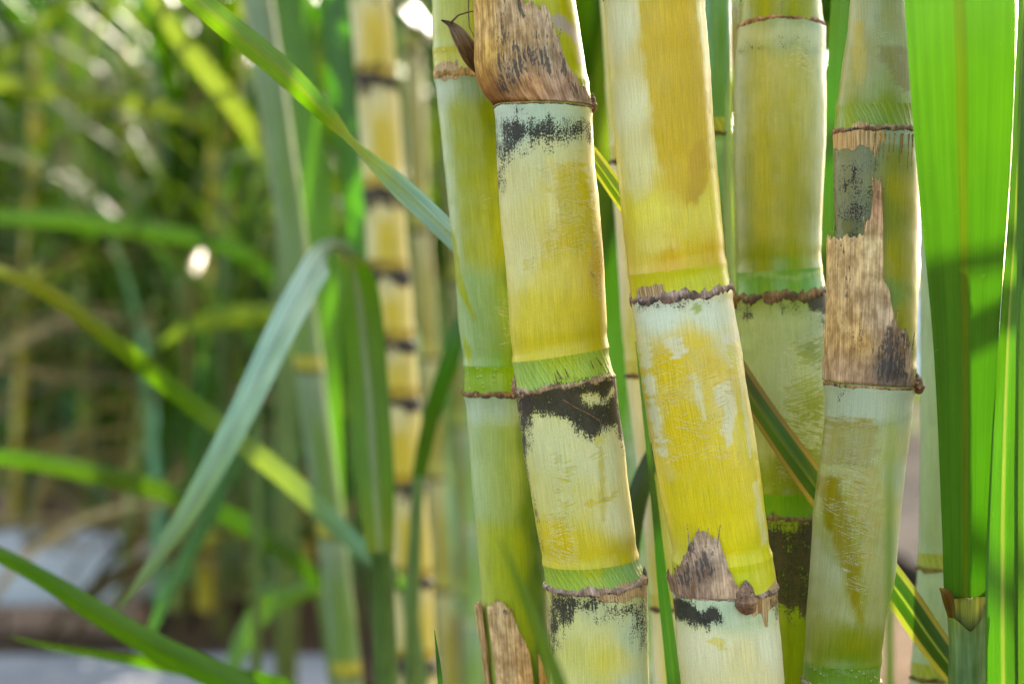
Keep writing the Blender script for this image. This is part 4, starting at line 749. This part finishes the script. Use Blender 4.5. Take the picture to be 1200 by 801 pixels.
# blurred canes of the next row
g1 = lowcane('blurred grey green cane with a yellow ring, left of the blurred yellow one', 1.22, [(-60, 296), (0, 302), (200, 332), (430, 362), (620, 388), (801, 408), (860, 412)], 17, [-10, 434, 628, 790], (112, 134, 104), (98, 130, 66), 31, ringc=(130, 130, 60), rb=.0, bandc=(160, 154, 56), top_y=-900)
g2 = lowcane('blurred yellow cane with many dark nodes in the next row', 1.16, [(-60, 428), (0, 433), (150, 446), (300, 454), (430, 465), (530, 470), (640, 480), (801, 488), (860, 490)], 24, [-20, 96, 228, 322, 403, 470, 570, 680, 775], (206, 194, 146), (196, 172, 64), 32, ringc=(50, 38, 30), rb=.9, bandc=(170, 140, 40), rh=(8, 18), top_y=-900, dark=.8)
g3 = lowcane('blurred pale straw cane just right of the blurred yellow one', 1.7, [(-60, 478), (230, 490), (430, 504), (640, 516), (801, 526), (860, 528)], 11, [60, 270, 420, 560, 690], (180, 170, 124), (150, 140, 64), 33, ringc=(90, 70, 54), rb=.5, bandc=(170, 160, 80), top_y=-700)
g4 = lowcane('blurred olive cane between the straw one and the sharp green cane', 1.9, [(-60, 526), (300, 534), (801, 548), (860, 550)], 9, [100, 330, 500, 700], (120, 124, 84), (120, 106, 40), 34, ringc=(70, 60, 40), rb=.5, bandc=(150, 150, 60), top_y=-600)

# ------------------------------------------------------------------ shared pieces for the cane field
def arc_leaf(name, L, W, e0, droop, cols, fold=.2, twist=0, n=16, ncol=5):
    """a leaf growing along +X from the origin, starting at elevation e0 and drooping"""
    p = np.zeros(3); P3 = []; a = R(e0); q = np.linspace(0, 1, n)
    for i in range(n):
        P3.append(p.copy()); a -= R(droop)/n*(.3+1.4*q[i]); p = p+np.array([math.cos(a), 0, math.sin(a)])*L/n
    P3 = np.array(P3); T = np.gradient(P3, axis=0); T /= np.linalg.norm(T, axis=1)[:, None]
    sd_ = np.tile([0, 1.0, 0], (n, 1)); nm = np.cross(T, sd_); tw = R(twist)*q; a_ = sd_*np.cos(tw)[:, None]+nm*np.sin(tw)[:, None]; b_ = -sd_*np.sin(tw)[:, None]+nm*np.cos(tw)[:, None]
    wv = W*np.minimum(1, .45+q*3)*np.power(np.clip(1-q**2.2, 0, 1), .75)+.0008
    u = np.linspace(-1, 1, ncol); co = []; col = []; sf = []
    cc = np.stack([np.interp(q, np.linspace(0, 1, len(cols)), (alb if name == 'dry_leaf' else lambda c: (3.2 if name == 'upright_leaf' else 1.9)*leafalb(c))(np.array(cols))[:, z]) for z in range(3)], -1)
    for uu in u:
        co.append(P3+a_*(uu*wv/2)[:, None]-b_*(abs(uu)*fold*wv/2)[:, None]); col.append(cc*(1.0 if abs(uu) > .1 else 1.25)); sf.append(np.column_stack([np.full(n, uu*25), q*L*2000, np.full(n, L*77)]))
    co = np.stack(co, 1).reshape(-1, 3); col = np.stack(col, 1).reshape(-1, 3); sf = np.stack(sf, 1).reshape(-1, 3)
    me = mesh(name, co, grid_faces(n, ncol), {'col': np.column_stack([col, np.ones(len(col))]), 'surf': sf}); me.materials.append(MAT['leafbg']); return me
G_ = [[(90, 140, 60), (72, 130, 40), (80, 140, 40), (120, 150, 50)], [(80, 130, 70), (56, 112, 36), (60, 120, 40), (84, 130, 40)], [(110, 150, 80), (96, 150, 70), (104, 150, 70), (150, 150, 60)], [(80, 140, 40), (90, 150, 30), (100, 160, 36), (150, 160, 50)]]
D_ = [[(190, 166, 120), (200, 172, 126), (170, 140, 100), (150, 120, 84)], [(130, 112, 76), (136, 116, 80), (110, 88, 60), (90, 70, 48)], [(84, 66, 46), (90, 70, 48), (70, 54, 38), (60, 46, 34)]]
GL = [arc_leaf('leaf', random.uniform(.8, 1.25), random.uniform(.022, .038), random.uniform(55, 78), random.uniform(80, 150), G_[i % 4], twist=random.uniform(-60, 60)) for i in range(14)]
DL = [arc_leaf('dry_leaf', random.uniform(.5, .9), random.uniform(.02, .032), random.uniform(10, 40), random.uniform(90, 130), D_[i % 3], twist=random.uniform(-160, 160)) for i in range(6)]
def stalk_mesh(h, r, ca, cb, n=2, name='internode'):
    prof = [(0, 1.08), (.03, 1.0), (.5, .96), (.86, .98), (.92, 1.06), (1.0, 1.04)]; nc = 10; V = []; c = []
    for q, k in prof:
        for j in range(nc):
            g = 2*math.pi*j/nc; V.append((r*k*math.cos(g), r*k*math.sin(g), q*h))
            c.append(alb((96, 70, 50) if q < .02 else (206, 204, 170) if q > .95 else ca if q > .6 else cb))
    V = np.array(V); me = mesh(name, V, grid_faces(len(prof), nc, True), {'col': np.column_stack([c, np.ones(len(c))]), 'mask': np.zeros((len(c), 4)), 'surf': V*1500}); me.materials.append(MAT['rind']); return me
ST = [[stalk_mesh(.13, .016+.002*i, *cc) for i in range(2)] for cc in (((196, 170, 60), (206, 180, 60)), ((150, 165, 90), (140, 150, 50)), ((176, 150, 90), (150, 120, 60)), ((150, 172, 140), (130, 160, 90)))]
FL = {0: 'yellow', 1: 'olive', 2: 'brownish', 3: 'grey green'}
def field_cane(x, y, H, kind, label, group, ndry=4, ngreen=8, lean=None):
    r = thing('sugar_cane', (x, y, 0), label, 'sugar cane', group)
    lx, ly = lean or (random.uniform(-.12, .12), random.uniform(-.1, .1))
    z = -.03; ns = int(H*.62/.128); me = random.choice(ST[kind])
    for i in range(ns):
        o = bpy.data.objects.new('internode', me); C.objects.link(o); o.parent = r
        o.location = (lx*z+random.uniform(-.001, .001), ly*z, z); o.rotation_mode = 'ZYX'; o.rotation_euler = (-ly, lx, random.uniform(0, 6)); z += .1275
    for i in range(ngreen):
        zz = z*(.16+.86*i/ngreen); o = bpy.data.objects.new('leaf', random.choice(GL)); C.objects.link(o); o.parent = r
        o.location = (lx*zz, ly*zz, zz); o.rotation_euler = (0, random.uniform(-.2, .2), i*2.6+random.uniform(-.5, .5)); s_ = random.uniform(.8, 1.15); o.scale = (s_,)*3
    for i in range(ndry):
        zz = z*(.12+.5*i/max(1, ndry)); o = bpy.data.objects.new('dry_leaf', random.choice(DL)); C.objects.link(o); o.parent = r
        o.location = (lx*zz, ly*zz, zz); o.rotation_euler = (0, 0, random.uniform(0, 6.28)); s_ = random.uniform(.8, 1.2); o.scale = (s_,)*3
    return r
def field(cx, cy, n, rad, Hr, group, wh, ngreen=9):
    for i in range(n):
        a = random.uniform(0, 6.28); q = rad*math.sqrt(random.random()); k = random.choice([0, 1, 2, 3, 1])
        field_cane(cx+q*math.cos(a), cy+q*.6*math.sin(a), random.uniform(*Hr), k, f'blurred {FL[k]} cane among leaves {wh}', group, ngreen=ngreen)
field(-.66, 3.95, 6, .30, (2.0, 2.6), 'canes in the clump behind the pale path', 'in the brown based clump just behind the pale path', 12)
for cx in (-1.5, -.15): field(cx, 4.0, 3, .14, (2.0, 2.6), 'canes edging the pale path', 'at the edge of the pale path', 13)
for cx, cy in ((2.55, 7.6), (2.3, 6.9), (3.1, 9.2), (3.6, 10.5)): field(cx, cy, 5, .3, (2.2, 2.8), 'canes added to shade the yard', 'added out of view at the right to shade the yard', 16)  # canes added out of view so their shade falls on the yard
for cx in (-.95, -.55, -.15): field(cx, 4.75, 4, .25, (2.1, 2.6), 'canes of the second bed', 'in the bed just behind the second path', 18)
for cx in (-2.5, -1.9, -1.4, -.9, -.4, .1): field(cx, 5.85+random.uniform(-.15, .15), 7, .36, (2.2, 2.7), 'canes of the middle rows', 'in the middle rows of the field', 19)
for cx in (-3.6, -2.9, -2.3, -1.7, -1.1, -.5, .1, .7): field(cx, 8.6+random.uniform(-.3, .3), 7, .5, (3.4, 4.2), 'canes of the far rows', 'in the far rows of the field', 15)
for cx in (-.2, .30): field(cx, 3.9, 3, .2, (1.7, 2.3), 'canes behind the front stalks', 'seen through the gaps between the front canes', 12)
# leafy canes added outside the frame to shade the scene and block sky light
for x, y in ((-.98, 2.35), (-.86, 1.95), (-1.15, 2.6), (.85, .2), (1.0, -.5), (.75, -.25), (1.2, .1), (.95, .65), (.62, -.7), (.5, -1.1), (1.4, -.4), (1.3, .5), (.8, -.9), (1.1, .4), (-.62, 1.25), (-.75, 1.7), (-.70, 1.0), (1.0, 1.2), (1.2, 1.7), (-.95, 2.2)):
    r = field_cane(x, y, 2.9, random.choice([0, 1, 3]), 'leafy cane added outside the frame to shade the scene', 'canes added for shade', 0, 0)
    for i in range(16):
        zz = 1.12+1.1*random.random(); o = bpy.data.objects.new('leaf', random.choice(GL)); C.objects.link(o); o.parent = r
        o.location = (0, 0, zz); o.rotation_euler = (0, -.25, random.uniform(0, 6.28))
random.seed(23)
for px, Y, k_ in ((15, 4.75, 0), (58, 5.0, 2), (104, 4.72, 1), (150, 5.2, 0), (196, 4.1, 2), (238, 4.0, 0), (276, 4.2, 3), (318, 4.0, 1), (84, 5.3, 3), (228, 4.4, 1)):
    field_cane((px-600)/FPX*Y, Y, 2.5, k_, 'blurred bare '+FL[k_]+' stalk '+('beside the brown clump' if px > 180 else 'standing behind the second path'), 'bare stalks at the front of the beds', 5, 5, lean=(random.uniform(-.06, .06), 0))
random.seed(41)
for x_, y_, a_, z_ in ((.0, 1.75, 90, .74), (.15, 2.0, 180, .84), (-.05, 2.3, 200, .9), (.06, 1.6, 200, .56)):  # unseen canes added behind the front ones to keep sun off the left leaves
    r = field_cane(x_, y_, 1.7, 3, 'leafy cane added unseen behind the front canes to shade the leaves at left', 'canes added for shade', 0, 0, lean=(0, 0))
    for i in range(18):
        o = bpy.data.objects.new('leaf', random.choice(GL)); C.objects.link(o); o.parent = r
        o.location = (0, 0, z_+.018*i); o.rotation_euler = (0, -.1, R(a_+random.uniform(-130, 130)))
GU = [arc_leaf('upright_leaf', random.uniform(.7, 1.3), random.uniform(.02, .034), random.uniform(76, 88), random.uniform(20, 70), [[(110, 160, 110), (90, 150, 80), (100, 160, 80), (140, 170, 80)], [(90, 140, 50), (84, 140, 44), (96, 150, 46), (150, 160, 60)], [(120, 165, 130), (110, 160, 130), (110, 160, 110), (130, 160, 100)]][i % 3], twist=random.uniform(-90, 90)) for i in range(9)]
def young_shoot(x, y, label):
    r = thing('cane_shoot', (x, y, 0), label, 'sugar cane', 'young shoots in the beds')
    for i in range(random.randint(5, 7)):
        o = bpy.data.objects.new('leaf_blade', random.choice(GU)); C.objects.link(o); o.parent = r
        o.location = (random.uniform(-.02, .02), random.uniform(-.02, .02), random.uniform(-.02, .25)); o.rotation_euler = (random.uniform(-.12, .12), random.uniform(-.12, .12), random.uniform(0, 6.28)); q = random.uniform(.8, 1.3); o.scale = (q, q, q)
    for i in range(2):
        o = bpy.data.objects.new('dry_leaf', random.choice(DL)); C.objects.link(o); o.parent = r; o.location = (0, 0, random.uniform(.05, .3)); o.rotation_euler = (0, 0, random.uniform(0, 6.28))
for px, Y in ((30, 4.9), (75, 5.1), (120, 4.8), (160, 5.0), (20, 5.6), (100, 5.7), (185, 3.75), (222, 3.6), (262, 3.8), (300, 3.55), (338, 3.75), (150, 5.5), (400, 3.6), (445, 3.3), (500, 3.5), (540, 3.2)):
    young_shoot((px-600)/FPX*Y, Y, 'blurred young shoot of thin upright leaves in the '+('bed behind the second path' if Y > 4.5 else 'strip of soil behind the pale path'))
def thicket():
    """the far wood of cane leaves beyond the rows, one mass"""
    co, fc, cl, n = [], [], [], 0
    for i in range(12000):
        x = random.uniform(-7, 2.2); y = random.uniform(10.5, 13); z = 4.6*random.random()**.8*(1 if x < 1 else .7); L = random.uniform(.5, 1.1); a = random.uniform(0, 6.28); W = random.uniform(.05, .09)
        d = np.array([math.cos(a)*.5, math.sin(a)*.4, random.uniform(-.7, 1)]); d /= np.linalg.norm(d); sd_ = np.cross(d, [random.uniform(-1, 1), 1, random.uniform(-1, 1)]); sd_ /= np.linalg.norm(sd_)+1e-9
        p = np.array([x, y, z]); m = p+d*L*.5+np.array([0, 0, .06*L]); e = p+d*L-np.array([0, 0, .15*L])
        co += [p-sd_*W*.3, p+sd_*W*.3, m-sd_*W/2, m+sd_*W/2, e]; fc += [(n, n+1, n+3, n+2), (n+2, n+3, n+4)]; n += 5
        c = 2.1*leafalb(random.choice([(70, 120, 40), (56, 110, 36), (90, 140, 50), (100, 150, 60), (150, 140, 80)])); cl += [[*c, 1]]*5
    me = mesh('cane_thicket', co, fc, {'col': cl, 'surf': np.array(co)*400}); o = link('cane_thicket', me, None, MAT['leafbg'])
    tag(o, 'far mass of cane leaves closing the view behind the rows', 'thicket', kind='stuff')
thicket()
# crowns of the sharp canes, above the frame
for c, az in ((c1, 180), (c2, 170), (c3, 150), (c4, 20), (c5, 0)):
    for i in range(5):
        y = c.top_y+60+i*90; w_ = c.pos(np.array([float(y)]), np.array([0.0]))[2][0]
        o = bpy.data.objects.new('leaf', random.choice(GL)); C.objects.link(o); o.parent = c.root
        o.location = Vector((w_[0], c.Y, w_[2]))-Vector(c.base); o.rotation_euler = (0, -.15, R(az+random.uniform(-35, 35)))
